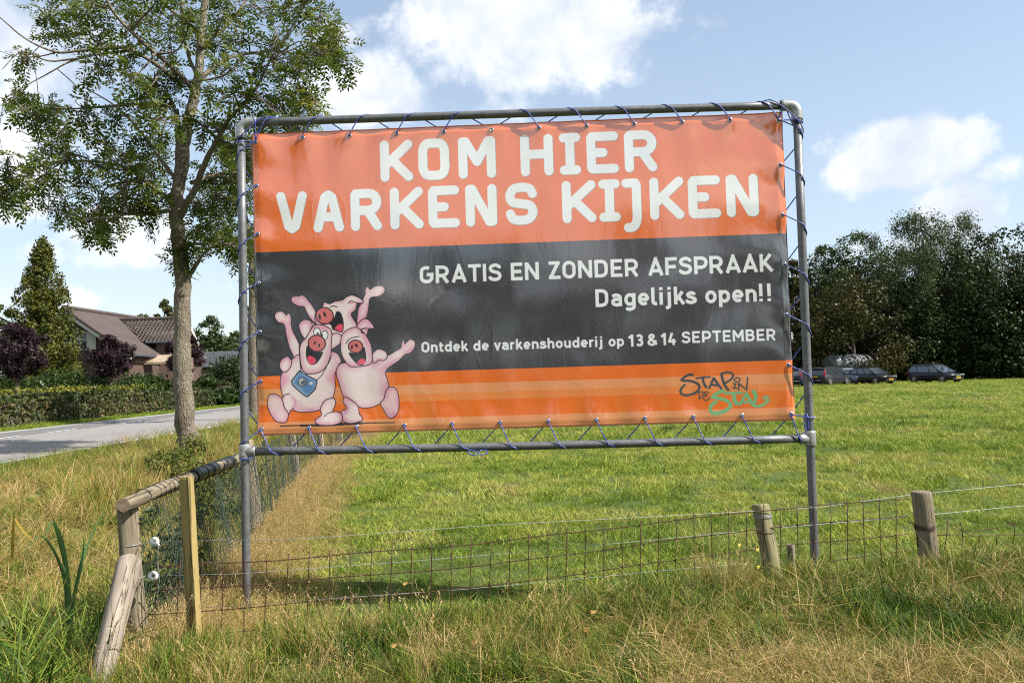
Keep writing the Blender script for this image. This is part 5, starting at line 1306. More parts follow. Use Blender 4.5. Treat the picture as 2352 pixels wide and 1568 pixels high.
# --- conifer
h = height_for(88, 545, 44); w = 205/CF*44
r_ = np.random.default_rng(9); cl = []
for k in range(330):
    f = r_.random()**1.15; rw = float(np.interp(f, [0, .36, .49, .61, .74, .86, .95, 1], [175, 165, 146, 122, 92, 46, 24, 6]))/2/CF*44*(.86+.26*r_.random()); a = r_.random()*6.283
    cl.append((rw*.85*math.cos(a), rw*.85*math.sin(a), .3+f*(h-.5), .20+.38*(1-f)*r_.random()))
for k in range(160):
    f = r_.random()**1.3; rw = float(np.interp(f, [0, .36, .74, 1], [175, 165, 92, 6]))/2/CF*44*.6*r_.random()**.5; a = r_.random()*6.283; cl.append((rw*math.cos(a), rw*math.sin(a), .3+f*(h-.9), .5))
con = crown_mesh('crown', cl, 36000, .17, M_thuja, 9, .35, .45, droop=.25, squash=.85)
tree('conifer', ground_at(98, 44, .25), 'tall pointed yellowish green conifer left of the house', con, trunk_mesh(h*.9, .22, 4, M_bark2, 3), cat='tree')
# --- purple plums
def plum(px, top, wpx, Z, seed, label, thin=False):
    h = height_for(px, top, Z)-ZR; w = wpx/CF*Z; r_ = np.random.default_rng(seed)
    cl = []
    for k in range(60):
        a = r_.random()*6.283; f = r_.random(); q = w/2*.86*math.sqrt(r_.random())*math.sqrt(max(.05, 1-(2*f-1)**2)); cl.append((q*math.cos(a), q*math.sin(a), h*.50+f*h*.45, w*(.07+.07*r_.random())))
    cm_ = crown_mesh('crown', cl, 7000 if not thin else 6000, .12, M_plum, seed, .1, .5)
    mb = MB(); mb.tube([(0, 0, -.2), (.02, 0, h*.25), (0, .02, h*.42)], [.075, .06, .055], 9)
    for k in range(9):
        a = k*.7+r_.random(); L = w*.48*(.7+.4*r_.random()); mb.tube(spline([(0, .02, h*.36+.02*k), (L*.35*math.cos(a), L*.35*math.sin(a), h*.50), (L*math.cos(a), L*math.sin(a), h*.62+.2*r_.random()*h)], 3), [.04, .034, .028, .02, .014, .01, .006], 6)
    tree('purple_plum', ground_at(px, Z, ZR), label, cm_, mb.mesh('trunk', M_twig, True), 'purple leaved trees behind the clipped hedge')
plum(38, 738, 165, 30, 21, 'purple leaved small tree nearest the left edge, in front of the conifer', True)
plum(254, 770, 128, 36, 22, 'purple leaved round tree in front of the house, above the hedge')
plum(425, 768, 105, 41, 23, 'purple leaved tree half hidden behind the big trunk')

# --- hedges and garden shrubs
def hedge(name, A, B, hgt_, dep, m, n, size, label, seed, cat='hedge'):
    A = np.array(A); B = np.array(B); L = float(np.linalg.norm(B-A)); u = (B-A)/L; nrm = np.array([-u[1], u[0], 0]); r_ = np.random.default_rng(seed)
    s_ = r_.random(n)*L; f = r_.random(n); P_ = np.zeros((n, 3)); D_n = np.zeros((n, 3))
    face = r_.random(n)
    per = hgt_*2+dep
    q = r_.random(n)*per; wob = .12*(vnoise(s_, q*3, 1.5, 2)-.5)*2+.05*r_.standard_normal(n)
    side = np.where(q < hgt_, 0, np.where(q < hgt_+dep, 1, 2))
    zz = np.where(side == 0, q, np.where(side == 1, hgt_, q-hgt_-dep)); yy2 = np.where(side == 0, -dep/2, np.where(side == 1, q-hgt_-dep/2, dep/2))
    yy2 = yy2+np.where(side == 0, -wob, np.where(side == 2, wob, 0)); zz = zz+np.where(side == 1, wob, 0)
    C = A[None]+u[None]*s_[:, None]+nrm[None]*yy2[:, None]; C[:, 2] = A[2]+zz-A[2]*0
    D_n[side == 0] = -nrm; D_n[side == 1] = (0, 0, 1); D_n[side == 2] = nrm
    V, F = leaf_quads(C-A, D_n, size, r_, .6)
    patch = vnoise(s_, zz*2, .45, 4)*.7+.3*vnoise(s_, zz, 2.2, 8)
    lt = np.clip(.15+.9*(patch-.25)+.25*r_.standard_normal(n), 0, 1)
    e = empty(name, tuple(A)); tag(e, label, cat); link('leaves', np_mesh('leaves', V, F, m, False, {'lt': np.repeat(lt, 4)}), e)
    mb = MB(); c_ = (B-A)/2; ang = math.atan2(u[1], u[0]); mb.box((c_[0], c_[1], hgt_/2-.10), (L, dep-.24, hgt_-.14), Matrix.Rotation(ang, 3, 'Z')); mb.build('branch_core', M_bark2, e)
ha = G(-60, 989, ZR); hb = G(408, 944, ZR)
hx = road_near(20)-wroad-2.6
hedge('clipped_hedge', (road_near(9)-wroad-2.0, 9, ZR), (road_near(38)-wroad-2.0, 38, ZR), .90, .8, M_hedge, 30000, .12, 'clipped mottled green and brown hedge along the far side of the road', 51)
hedge('clipped_hedge', (road_near(41)-wroad-2.4, 41, ZR), (road_near(56)-wroad-1.0, 56, ZR), 1.25, 1.0, M_hedge, 9000, .10, 'clipped hedge right of the big trunk, beyond the drive', 52)
hedge('yellow_hedge', (hx-1.6, 14, ZR), (hx-1.2, 36, ZR), 1.15, .7, M_yhedge, 9000, .10, 'low yellow green hedge behind the clipped hedge', 53)
def shrub(px, top, wpx, Z, m, seed, label, leaves=3500, size=.15, group=None):
    h = height_for(px, top, Z)-ZR+.1; w = wpx/CF*Z
    e = empty('garden_shrub', ground_at(px, Z, ZR-.1)); tag(e, label, 'shrub', group); link('foliage', bush_mesh(seed, w, h, m, leaves, size, 26), e)
SH = [(0, 825, 120, 33, M_shrub, 'dark shrub at the left edge under the first purple tree'), (90, 830, 120, 34, M_shrub, 'dark green shrub right of the first purple trunk'), (150, 818, 130, 35, M_shrub, 'glossy light green shrub under the conifer'),
      (215, 835, 110, 37, M_shrub, 'green shrub left of the second purple tree'), (285, 838, 110, 39, M_shrub, 'dark shrub right of the second purple trunk'), (340, 842, 110, 40, M_shrub, 'dark shrub under the wing of the house'), (392, 850, 80, 42, M_shrub, 'dark shrub just left of the big trunk'),
      (465, 835, 60, 46, M_shrub, 'dark bush just right of the big trunk'), (515, 800, 130, 48, M_oak, 'large dark bush between trunk and frame post'), (556, 770, 70, 52, M_oak, 'tall dark bush behind the left frame post'), (520, 880, 90, 45, M_shrub, 'low dark hedge plant in front of the large dark bush'),
      (175, 893, 35, 35.5, M_plum, 'small reddish plant above the clipped hedge'), (215, 893, 60, 37, M_yhedge, 'yellow flowering patch above the clipped hedge'),
      (590, 700, 70, 60, M_oak, 'dark tree like bush seen between post and banner'), (-70, 800, 120, 36, M_shrub, 'green shrub beyond the left edge')]
for i, s_ in enumerate(SH): shrub(*s_[:5], 500+i, s_[5], 3800 if s_[2] > 80 else 2600, .13 if s_[3] < 40 else .17)
# --- trees behind the houses
def back_tree(px, top, wpx, Z, m, seed, label, shape='round', leaves=5000, size=.3):
    h = height_for(px, top, Z); w = wpx/CF*Z
    cl = crown_clumps(h*.98, w, h*.2, 50, seed, shape, .10, .18); tree('garden_tree', ground_at(px, Z, .2), label, crown_mesh('crown', cl, leaves, size, m, seed, .1, .5), trunk_mesh(h*.9, .2, seed, M_bark2, 6), cat='tree')
back_tree(380, 688, 75, 80, M_pine, 601, 'rust and green conifer peeking over the roof left of the big trunk', 'egg', 5000, .32)
back_tree(330, 722, 60, 84, M_pine, 602, 'low dark treetop behind the roof ridge')
back_tree(482, 726, 120, 72, M_poplar, 603, 'airy birch like tree right of the big trunk', 'egg', 7000, .26)
back_tree(540, 755, 130, 78, M_birch, 604, 'pale green tree behind the dark bush left of the frame post', 'round', 9000, .3)
back_tree(450, 770, 90, 70, M_oak, 605, 'green tree just right of the big trunk, behind the tiled roof', 'round', 7000, .3)
back_tree(-8, 690, 95, 70, M_birch, 606, 'pale treetop at the left edge behind the conifer')
back_tree(585, 700, 60, 90, M_oak, 607, 'distant dark tree between post and banner')
back_tree(690, 690, 200, 96, M_oak, 608, 'distant tree behind the pigs on the banner')

# --- ash tree: limbs follow the photograph, depths are free
def ash(name, limbs, blobs, Z0, label, seed, leaves_per, leaf_len, base_r, base, twig_n=9):
    r_ = np.random.default_rng(seed)
    e = empty(name, tuple(base)); tag(e, label, 'tree')
    B = np.array(base)
    nodes = []
    mb = MB()
    for pts, r0_, r1_ in limbs:
        p3 = spline([P(px, py, Z0+dz)-B for px, py, dz in pts], 5); n = len(p3)
        rr = [r0_+(r1_-r0_)*(i/(n-1))**.8 for i in range(n)]
        p3 = p3+np.concatenate([np.zeros((1, 3)), r_.standard_normal((n-1, 3))*np.array(rr[1:])[:, None]*.10])
        mb.tube(p3, rr, 14 if r0_ > .1 else 7)
        for i in range(n): nodes.append((p3[i], rr[i]))
    tr = link('trunk', mb.mesh('trunk', M_bark, True), e)
    NP = np.array([q[0] for q in nodes]); NR = np.array([q[1] for q in nodes])
    tw = MB(); LV = []; LT = []
    m_l = 7
    for (px, py, rp, dz, dens) in blobs:
        c_ = P(px, py, Z0+dz)-B; r = rp/CF*Z0
        d = np.linalg.norm(NP-c_, axis=1)+np.where(NR > .16, .8, 0); j = int(np.argmin(d)); a = NP[j]
        ra = min(NR[j]*.6, .035)
        mid = (a+c_)/2+r_.standard_normal(3)*.10*np.linalg.norm(c_-a)+np.array([0, 0, .06])
        tw.tube(spline([a, mid, c_], 4), [ra*(1-.75*i/8)+.003 for i in range(9)], 5)
        for k in range(int(twig_n*dens)):
            dd = r_.standard_normal(3); dd[2] *= .75; dd /= np.linalg.norm(dd); L = r*(.55+.6*r_.random()); t_ = c_+dd*L; t_[2] -= .1*L
            s0_ = c_+(a-c_)*(.25*r_.random()); mid = (s0_+t_)/2+r_.standard_normal(3)*.07
            pp = spline([s0_, mid, t_], 3); tw.tube(pp, [.009*(1-.7*i/6)+.0018 for i in range(7)], 4)
            nl = int(leaves_per*(.6+.6*r_.random()))
            for q in range(nl):
                f = .25+.75*r_.random()**.8; b_ = pp[min(6, int(f*6))]+r_.standard_normal(3)*.05
                ax = dd*.5+r_.standard_normal(3)*.7+np.array([0, 0, -.25]); ax /= np.linalg.norm(ax)
                LV.append((b_, ax)); LT.append(np.clip(.30+.35*r_.random()+.2*(dens < .8)+.12*r_.standard_normal(), 0, 1))
    link('twigs', tw.mesh('twigs', M_twig, True), e)
    # compound leaves: seven leaflets each
    n = len(LV); b_ = np.array([l[0] for l in LV]); ax = np.array([l[1] for l in LV]); L = leaf_len*(.7+.5*r_.random(n))
    up = unit(n, r_)*.6+np.array([0, 0, 1.0]); sd = np.cross(ax, up); sd /= np.linalg.norm(sd, axis=1)[:, None]; nn = np.cross(sd, ax)
    V = []; 
    for k, (f, s) in enumerate(((.35, 1), (.35, -1), (.6, 1), (.6, -1), (.84, 1), (.84, -1), (.92, 0))):
        o_ = b_+ax*(L*f)[:, None]-np.array([0, 0, 1])*(L*f*f*.25)[:, None]
        dr = sd*s*.85+ax*(.55 if s else 1)-nn*.15; dr /= np.linalg.norm(dr, axis=1)[:, None]; l = (L*.42)[:, None]
        sw_ = np.cross(dr, nn)*(L*.085)[:, None]
        V.append(np.stack([o_, o_+dr*l*.45+sw_, o_+dr*l, o_+dr*l*.45-sw_], 1))
    V = np.stack(V, 1).reshape(-1, 3); F = np.arange(len(V)).reshape(-1, 4)
    lt = np.repeat(np.array(LT), 28)
    link('crown', np_mesh('crown', V, F, M_ash, False, {'lt': np.clip(lt+.1*np.repeat(r_.standard_normal(len(F)), 4), 0, 1)}), e)
    return len(F)
ZA = 15.6
base = P(432, 1030, ZA)
limbs = [([(432, 1045, 0), (428, 985, 0), (422, 900, 0), (420, 780, 0), (419, 660, 0), (412, 560, 0), (405, 480, 0), (415, 400, 0), (425, 320, 0), (438, 250, 0), (455, 180, 0), (462, 100, .1), (472, 0, .2), (478, -110, .2)], .20, .055),
 ([(410, 500, 0), (445, 440, -.3), (470, 375, -.5), (500, 320, -.7), (530, 270, -.9), (580, 215, -1.1), (620, 140, -1.2)], .075, .02),
 ([(447, 190, 0), (480, 165, .5), (515, 140, .8), (560, 125, 1.2), (640, 118, 1.6), (720, 135, 1.8), (790, 165, 1.9)], .06, .008),
 ([(447, 220, 0), (430, 190, -.3), (390, 150, -.6), (330, 100, -.9), (255, 20, -1.1), (230, -60, -1.2)], .055, .02),
 ([(400, 245, 0), (330, 240, .4), (240, 245, .8), (170, 250, 1.1), (90, 245, 1.3)], .045, .010),
 ([(395, 465, 0), (350, 430, .5), (290, 385, .9), (200, 370, 1.3), (110, 375, 1.5), (30, 410, 1.6)], .055, .010),
 ([(398, 480, 0), (350, 490, -.5), (300, 490, -.9), (250, 500, -1.3), (190, 500, -1.4), (110, 480, -1.5)], .05, .008),
 ([(402, 410, 0), (365, 360, .3), (320, 300, .6), (260, 240, 1.2), (190, 200, 1.5)], .045, .010),
 ([(404, 250, 0), (410, 330, 0.1), (405, 440, 0.05)], .05, .07),
 ([(460, 110, 0), (520, 60, .4), (560, 10, .7), (600, -60, .9)], .05, .02),
 ([(415, 190, -.2), (300, 115, -.8), (200, 115, -1.1), (130, 120, -1.2), (60, 90, -1.3), (0, 40, -1.4)], .04, .010),
 ([(300, 115, -.8), (180, 135, -1.0), (100, 175, -1.1), (10, 225, -1.2)], .025, .005),
 ([(180, 135, -1), (110, 140, -1.1), (50, 120, -1.15), (5, 160, -1.2)], .022, .005),
 ([(130, 120, -1.2), (90, 130, -1.2), (40, 130, -1.25), (0, 118, -1.3)], .014, .004),
 ([(430, 640, 0), (450, 610, -.1), (470, 580, -.3), (500, 560, -.4)], .06, .008),
 ([(440, 420, -.2), (500, 400, .4), (560, 390, .8), (640, 330, 1.1), (700, 270, 1.3)], .045, .01),
 ([(465, 80, .1), (400, 30, .5), (330, -40, .8)], .045, .02),
 ([(455, 180, 0), (430, 120, .2), (418, 40, .3), (410, -50, .4)], .04, .02)]
R = np.random.default_rng(77)
blobs = []
def bl(px, py, r, dens=1.0, dz=None): blobs.append((px, py, r, R.uniform(-1.7, 1.7) if dz is None else dz, dens))
for row in [ # (px, py, r)
 (105, 15, 45), (170, 45, 50), (240, 20, 50), (130, 75, 40), (230, 90, 40), (300, 60, 50), (370, 30, 50), (440, 40, 45), (520, 30, 50), (600, 25, 55), (680, 20, 50), (750, 60, 38), (730, 110, 40), (640, 80, 55), (560, 90, 55), (480, 100, 45), (390, 100, 50), (300, 130, 45), (680, 140, 45), (600, 155, 55), (530, 160, 50), (760, 115, 25), (790, 152, 18), (500, 205, 45), (575, 220, 50), (645, 215, 45), (690, 175, 35), (350, 185, 45), (290, 190, 38), (400, 160, 40), (320, 235, 42), (370, 270, 45), (270, 270, 42), (225, 155, 38), (245, 320, 45), (200, 260, 38), (150, 290, 45), (90, 270, 38), (45, 225, 30), (105, 240, 30), (60, 260, 28), (330, 320, 42), (290, 360, 45), (220, 380, 45), (160, 350, 45), (110, 330, 38), (60, 385, 42), (20, 395, 28), (110, 400, 42), (170, 430, 45), (90, 450, 42), (35, 460, 36), (10, 440, 25), (150, 480, 36), (220, 470, 42), (280, 440, 45), (330, 410, 42), (270, 500, 30), (200, 500, 26), (345, 370, 36), (380, 330, 34),
 (470, 290, 45), (530, 300, 48), (600, 300, 48), (670, 290, 42), (710, 245, 30), (640, 250, 40), (510, 350, 45), (480, 400, 40), (540, 400, 42), (460, 470, 38), (500, 460, 42), (545, 470, 38), (470, 520, 32), (510, 540, 34), (480, 560, 24), (540, 560, 26), (560, 340, 40), (340, 450, 38), (365, 480, 34), (350, 400, 34), (215, 515, 18), (225, 540, 16), (425, 560, 20), (415, 600, 12), (380, 220, 40), (440, 70, 40), (300, 10, 50), (190, 0, 50), (640, -20, 60), (500, -30, 60), (380, -40, 60), (250, -50, 60), (130, -40, 50), (720, -20, 45)]: bl(*row)
for px, py, r in [(60, 120, 14), (620, 340, 36), (690, 300, 26), (720, 225, 16), (770, 90, 18), (745, 30, 22), (590, 380, 28)]: bl(px, py, r, .7)
nf1 = ash('ash_tree', limbs, blobs, ZA, 'big roadside tree with spotted trunk and open leafy crown, left of the banner', 5, 4.9, .25, .20, base, 13)
# second ash further along, seen right of the left frame pole
ZB = 27.0; base2 = P(583, 960, ZB)
limbs2 = [([(583, 965, 0), (583, 860, 0), (582, 720, 0), (580, 620, 0), (574, 560, .1), (560, 480, .2), (560, 400, .3), (570, 320, .3)], .20, .06),
 ([(578, 600, 0), (545, 560, .5), (520, 520, 1), (490, 470, 1.4)], .06, .01), ([(578, 580, 0), (610, 520, -.5), (650, 440, -1), (690, 380, -1.2)], .07, .015), ([(562, 480, .2), (520, 430, -.5), (480, 380, -1)], .05, .01), ([(565, 420, .3), (620, 360, .9), (680, 310, 1.4)], .05, .01)]
blobs = []
for row in [(500, 420, 45), (540, 400, 45), (590, 380, 45), (640, 360, 45), (690, 340, 42), (560, 450, 42), (520, 480, 36), (610, 440, 45), (660, 410, 42), (600, 510, 38), (560, 540, 30), (640, 480, 36), (470, 460, 30), (530, 530, 26), (580, 620, 16), (590, 580, 22), (610, 650, 20), (545, 590, 14), (640, 320, 40), (580, 330, 40), (530, 350, 38), (700, 300, 36), (600, 300, 30)]: bl(*row)
ash('ash_tree', limbs2, blobs, ZB, 'second roadside tree farther along, its bare trunk seen between frame post and banner', 6, 6, .34, .2, base2, 10)

# --- brambles and herbs on the verge
for i, (px, py, Z, w, h) in enumerate(((445, 1045, 14.8, .8, .7), (405, 1085, 12.5, 1.0, .7), (480, 1075, 12.0, 1.3, .8), (540, 1060, 11.5, 1.0, .8), (395, 1230, 5.4, .55, .6), (330, 1120, 9.5, .8, .35), (500, 1130, 8.4, .9, .6), (60, 1360, 4.9, .5, .35))):
    g_ = P(px, py, Z); e = empty('bramble', (float(g_[0]), float(g_[1]), float(H(g_[0], g_[1])))); tag(e, ['bramble climbing the foot of the big roadside trunk', 'low bramble in front left of the big trunk', 'bramble right of the big trunk, half way to the frame post', 'bramble directly left of the frame post above the log rail', 'leafy weeds inside the corner of the netting under the log rail', 'small bramble in the straw above the log rail end', 'bramble behind the black wrapped part of the log rail', 'dark leafy weeds left of the iris in the front ditch'][i], 'bramble')
    link('foliage', bush_mesh(560+i, w, h, M_bram, 900 if Z > 8 else 420, .06, 14), e)
# --- trees behind the photographer (they are what the glossy banner mirrors)
M_ref = M_oak
rb = []
for i in range(3):
    h = 10; cl = crown_clumps(h, 6.5, h*.12, 70, 700+i, 'egg', .07, .15); rb.append((crown_mesh('crown', cl, 7000, .30, M_oak, 700+i, .2, .55), trunk_mesh(h*.9, .22, 700+i, M_bark2, 7)))
RT = [(-21, -34, 1.25), (-16, -30, 1.15), (-11.6, -27, 1.02), (-9.2, -28, .92), (-6.6, -27, .70), (-3.6, -31, .74), (-.8, -30, .78), (1.9, -33, .70), (4.6, -31, .84), (9.4, -32, .92), (12.2, -31, .80), (15.6, -34, .76), (20, -33, .66), (25, -34, .8), (-26, -34, 1.3), (-32, -36, 1.2), (31, -36, .8), (6.9, -35, .55)]
for i, (x_, y_, s_) in enumerate(RT):
    c_, t_ = rb[i % 3]; tree('hedgerow_tree', (x_, y_, 0), ('tall tree' if s_ > .9 else 'lower tree')+' of the row behind the photographer, seen only mirrored in the banner', c_, t_, 'row of trees behind the photographer', s_, i*1.3)
# ------------------------------------------------------------------ houses
M_brick = pbr('brown_brick', (.115, .07, .055), .85, nscale=6, namp=.2, bump=.004, bscale=30)
M_brick2 = pbr('pinkish_brick', (.22, .14, .12), .85, nscale=5, namp=.15, bump=.004, bscale=30)
M_roof = pbr('smooth_brown_roof', (.088, .064, .055), .75, nscale=1.5, namp=.10, bump=.01, bscale=9)
M_tile = pbr('brown_pantile', (.085, .062, .052), .6, nscale=7, namp=.25, bump=.004)
M_slate = pbr('dark_blue_tile', (.07, .075, .09), .55, nscale=6, namp=.2)
M_white = pbr('white_board', (.80, .80, .77), .5, nscale=3, namp=.03)
M_glassd = pbr('window_glass', (.03, .035, .04), .06, spec=.8)
M_beige = pbr('striped_awning', (.42, .32, .22), .8, nscale=3, namp=.1)
def part_at(name, me_or_mb, m, parent, origin):
    mb = me_or_mb; mb.V = [tuple(np.array(v)-origin) for v in mb.V]; return mb.build(name, m, parent)
Zn, Zf = 48.0, 58.5
yn = float(P(155, 708, Zn)[1])
apex = P(155, 708, Zn); yb_ = float(P(340, 735, Zf)[1]); X_r, z_r = float(apex[0]), float(apex[2])
cornr = P(314, 813, Zn); X_e, z_e = float(cornr[0]), float(cornr[2]); wdt = X_e-X_r; X_l = X_r-wdt
HO = np.array([X_r, yn, ZR]); hs_ = empty('brick_house', tuple(HO)); tag(hs_, 'brown brick house with white verge boards, shuttered window and a tiled wing', 'house')
sl_ = (z_r-z_e)/wdt; ov = .45
def quadbox(pts, th):
    """a slab: 4 corner points and a thickness along its normal"""
    p = [Vector(q) for q in pts]; n = (p[1]-p[0]).cross(p[3]-p[0]).normalized()*th
    mb = MB(); mb.add([tuple(q) for q in p]+[tuple(q-n) for q in p], [(0, 1, 2, 3), (7, 6, 5, 4), (0, 4, 5, 1), (1, 5, 6, 2), (2, 6, 7, 3), (3, 7, 4, 0)]); return mb
# gable wall with an opening for the window
wx0, wx1 = float(P(168, 800, Zn)[0]), float(P(203, 800, Zn)[0]); wz0, wz1 = float(P(185, 801, Zn)[2]), float(P(185, 765, Zn)[2])
mb = MB()
def wallq(a, b_, c_, d): mb.add([a, b_, c_, d], [(0, 1, 2, 3)])
xi0, xi1 = X_l+.35, X_e-.35; zi = z_e
def gz(x): return z_r-.10-abs(x-X_r)*sl_
xs_ = sorted([xi0, wx0, wx1, X_r, xi1])
for a, b_ in zip(xs_[:-1], xs_[1:]):
    if a >= wx0-1e-6 and b_ <= wx1+1e-6:
        wallq((a, yn, ZR-.3), (b_, yn, ZR-.3), (b_, yn, wz0), (a, yn, wz0)); wallq((a, yn, wz1), (b_, yn, wz1), (b_, yn, gz(b_)), (a, yn, gz(a)))
    else: wallq((a, yn, ZR-.3), (b_, yn, ZR-.3), (b_, yn, gz(b_)), (a, yn, gz(a)))
yw = yb_
wallq((xi1, yn, ZR-.3), (xi1, yw, ZR-.3), (xi1, yw, gz(xi1)), (xi1, yn, gz(xi1)))
wallq((xi0, yw, ZR-.3), (xi0, yn, ZR-.3), (xi0, yn, gz(xi0)), (xi0, yw, gz(xi0)))
wallq((xi1, yw, ZR-.3), (xi0, yw, ZR-.3), (X_r, yw, z_r-.1), (xi1, yw, gz(xi1)))
wallq((xi0, yw, ZR-.3), (xi0, yw, gz(xi0)), (X_r, yw, z_r-.1), (X_r, yw, z_r-.2))
part_at('wall', mb, M_brick, hs_, HO)
for s_, xe in ((1, X_e), (-1, X_l)):
    mbq = quadbox([(X_r, yn-ov, z_r), (xe, yn-ov, z_e), (xe, yw+ov, z_e), (X_r, yw+ov, z_r)][::s_], .12*1); part_at('roof', mbq, M_roof, hs_, HO)
for s_, xe in ((1, X_e), (-1, X_l)):
    a = (X_r, yn-ov-.03, z_r-.02); b_ = (xe, yn-ov-.03, z_e-.02)
    mb = MB(); mb.add([a, b_, (xe, yn-ov-.03, z_e-.34), (X_r, yn-ov-.03, z_r-.38), (X_r, yn-ov+.03, z_r-.02), (xe, yn-ov+.03, z_e-.02), (xe, yn-ov+.03, z_e-.34), (X_r, yn-ov+.03, z_r-.38)], [(0, 3, 2, 1), (4, 5, 6, 7), (0, 1, 5, 4), (2, 3, 7, 6), (1, 2, 6, 5)]); part_at('verge_board', mb, M_white, hs_, HO)
    mb = MB(); mb.tube([a, b_], .09, 8); part_at('verge_tiles', mb, M_roof, hs_, HO)
mb = MB(); n = 34
for i in range(n):
    y0_ = yn-ov+(yw-yn+2*ov)*i/n; mb.tube([(X_r, y0_, z_r+.02), (X_r, y0_+(yw-yn+2*ov)/n*.96, z_r+.05)], .13, 8)
o = part_at('ridge_tiles', mb, M_roof, hs_, HO); o['kind'] = 'stuff'
mb = MB(); mb.tube([(X_e+.06, yn-ov, z_e-.08), (X_e+.06, yw, z_e-.08)], .07, 8); part_at('gutter', mb, M_slate, hs_, HO)
wo_ = np.array([(wx0+wx1)/2, yn-.03, (wz0+wz1)/2]); ww, wh = wx1-wx0, wz1-wz0
mb = MB(); f_ = .075
for c_, d in (((0, 0, wh/2+f_/2), (ww+2*f_, .10, f_)), ((0, 0, -wh/2-f_/2), (ww+2*f_, .16, f_)), ((-ww/2-f_/2, 0, 0), (f_, .10, wh)), ((ww/2+f_/2, 0, 0), (f_, .10, wh)), ((-ww/6+.18, .01, 0), (.055, .06, wh))): mb.box(np.array(c_)+wo_, d)
wf_ = part_at('window', mb, M_white, hs_, HO)
mb = MB(); mb.box(wo_+[0, .06, 0], (ww, .02, wh)); pn = mb; pn.V = [tuple(np.array(v)-HO) for v in pn.V]; pn.build('pane', M_glassd, wf_)
mb = MB(); mb.box(wo_+[0, .03, .05], (ww, .02, .022)); mb.V = [tuple(np.array(v)-HO) for v in mb.V]; mb.build('glazing_bar', M_white, wf_)
for sx in (-1, 1):
    mb = MB(); cx = wo_[0]+sx*(ww/2+f_+.24); mb.box((cx, yn-.05, wo_[2]), (.44, .05, wh+.1))
    for k in range(8): mb.box((cx, yn-.082, wo_[2]-wh/2+.1+k*(wh-.1)/7.5), (.34, .012, .06))
    part_at('shutter', mb, M_white, hs_, HO)
# the wing: its ridge runs across, its tiled slope faces the road's near end
kz = 1.4545
Zr_, Ze_ = 36.6*kz, 35.4*kz
rL = P(262, 735, Zr_); zr2 = float(P(340, 735, Zr_)[2]); yr2 = float(P(340, 735, Zr_)[1]); ye2 = float(P(340, 781, Ze_)[1]); ze2 = float(P(350, 781, Ze_)[2])
x0w, x1w = float(rL[0])-.3, float(P(397, 781, Ze_)[0]); dw_ = yr2-ye2; yb2 = yr2+dw_
NXt, NYt = 26, 9
def tiled(x0, x1, ya, za, yb, zb, cols, rows_n):
    V = []; F = []; nrm = np.array([0, -(zb-za), (yb-ya)]); nrm = nrm/np.linalg.norm(nrm); nrm = nrm*np.sign(nrm[2])
    K = 6
    for r in range(rows_n):
        for c_ in range(cols):
            b = len(V)
            for e_, lift in ((0, .055), (1, .0)):
                f = (r+e_*1.04)/rows_n
                for k in range(K+1):
                    u = (c_+k/K)/cols; h_ = .035*math.sin(2*math.pi*k/K)+lift+.02
                    V.append(np.array([x0+(x1-x0)*u, ya+(yb-ya)*f, za+(zb-za)*f])+nrm*h_)
            for k in range(K): F.append((b+k, b+k+1, b+K+1+k+1, b+K+1+k))
    return np.array(V), np.array(F)
V, F = tiled(x0w-3.2, x1w+.25, ye2-.15, ze2-.12, yr2, zr2, 34, 11)
# cut the tiles that would lie inside the main roof
def main_z(x): return z_r-abs(x-X_r)*sl_
cent = V[F].mean(1); keep = cent[:, 2] > np.array([main_z(x)+.03 if x < X_e else -9 for x in cent[:, 0]])
F = F[keep]; o = link('pantiles', np_mesh('pantiles', V-HO, F, M_tile, True), hs_); o['kind'] = 'stuff'
V, F = tiled(x0w-3.2, x1w+.25, yb2+.15, ze2-.12, yr2, zr2, 34, 11); cent = V[F].mean(1); keep = cent[:, 2] > np.array([main_z(x)+.03 if x < X_e else -9 for x in cent[:, 0]])
o = link('pantiles', np_mesh('pantiles', V-HO, F[keep], M_tile, True), hs_); o['kind'] = 'stuff'
mb = MB()
for i in range(24):
    a = x0w+(x1w+.25-x0w)*i/24
    if a+.1 > X_r+.2: mb.tube([(a, yr2, zr2+.06), (a+(x1w+.25-x0w)/24*.95, yr2, zr2+.09)], .12, 8)
o = part_at('ridge_tiles', mb, M_tile, hs_, HO); o['kind'] = 'stuff'
mb = MB(); xw = X_e-.5
mb.add([(xw, ye2+.2, ZR-.3), (x1w, ye2+.2, ZR-.3), (x1w, ye2+.2, ze2), (xw, ye2+.2, ze2), (x1w, yb2-.2, ZR-.3), (x1w, yb2-.2, ze2), (x1w, yr2, zr2-.05), (xw, yb2-.2, ZR-.3), (xw, yb2-.2, ze2)],
       [(0, 1, 2, 3), (1, 4, 5, 6, 2), (4, 7, 8, 5)]); part_at('wing_wall', mb, M_brick2, hs_, HO)
for ya_, s_ in ((ye2-.15, 1), (yb2+.15, -1)):
    mb = MB(); mb.add([(x1w+.27, ya_, ze2-.12), (x1w+.27, yr2, zr2+.02), (x1w+.27, yr2, zr2-.26), (x1w+.27, ya_, ze2-.38), (x1w+.22, ya_, ze2-.12), (x1w+.22, yr2, zr2+.02), (x1w+.22, yr2, zr2-.26), (x1w+.22, ya_, ze2-.38)], [(0, 1, 2, 3), (7, 6, 5, 4), (3, 2, 6, 7), (0, 3, 7, 4)]); part_at('verge_board', mb, M_white, hs_, HO)
mb = MB(); mb.tube([(X_e-1.0, ye2-.2, ze2-.16), (x1w+.25, ye2-.2, ze2-.16)], .07, 8); part_at('gutter', mb, M_slate, hs_, HO)
mb = MB(); a = P(325, 832, Zn+1.5); b_ = P(385, 832, Zn+1.5)
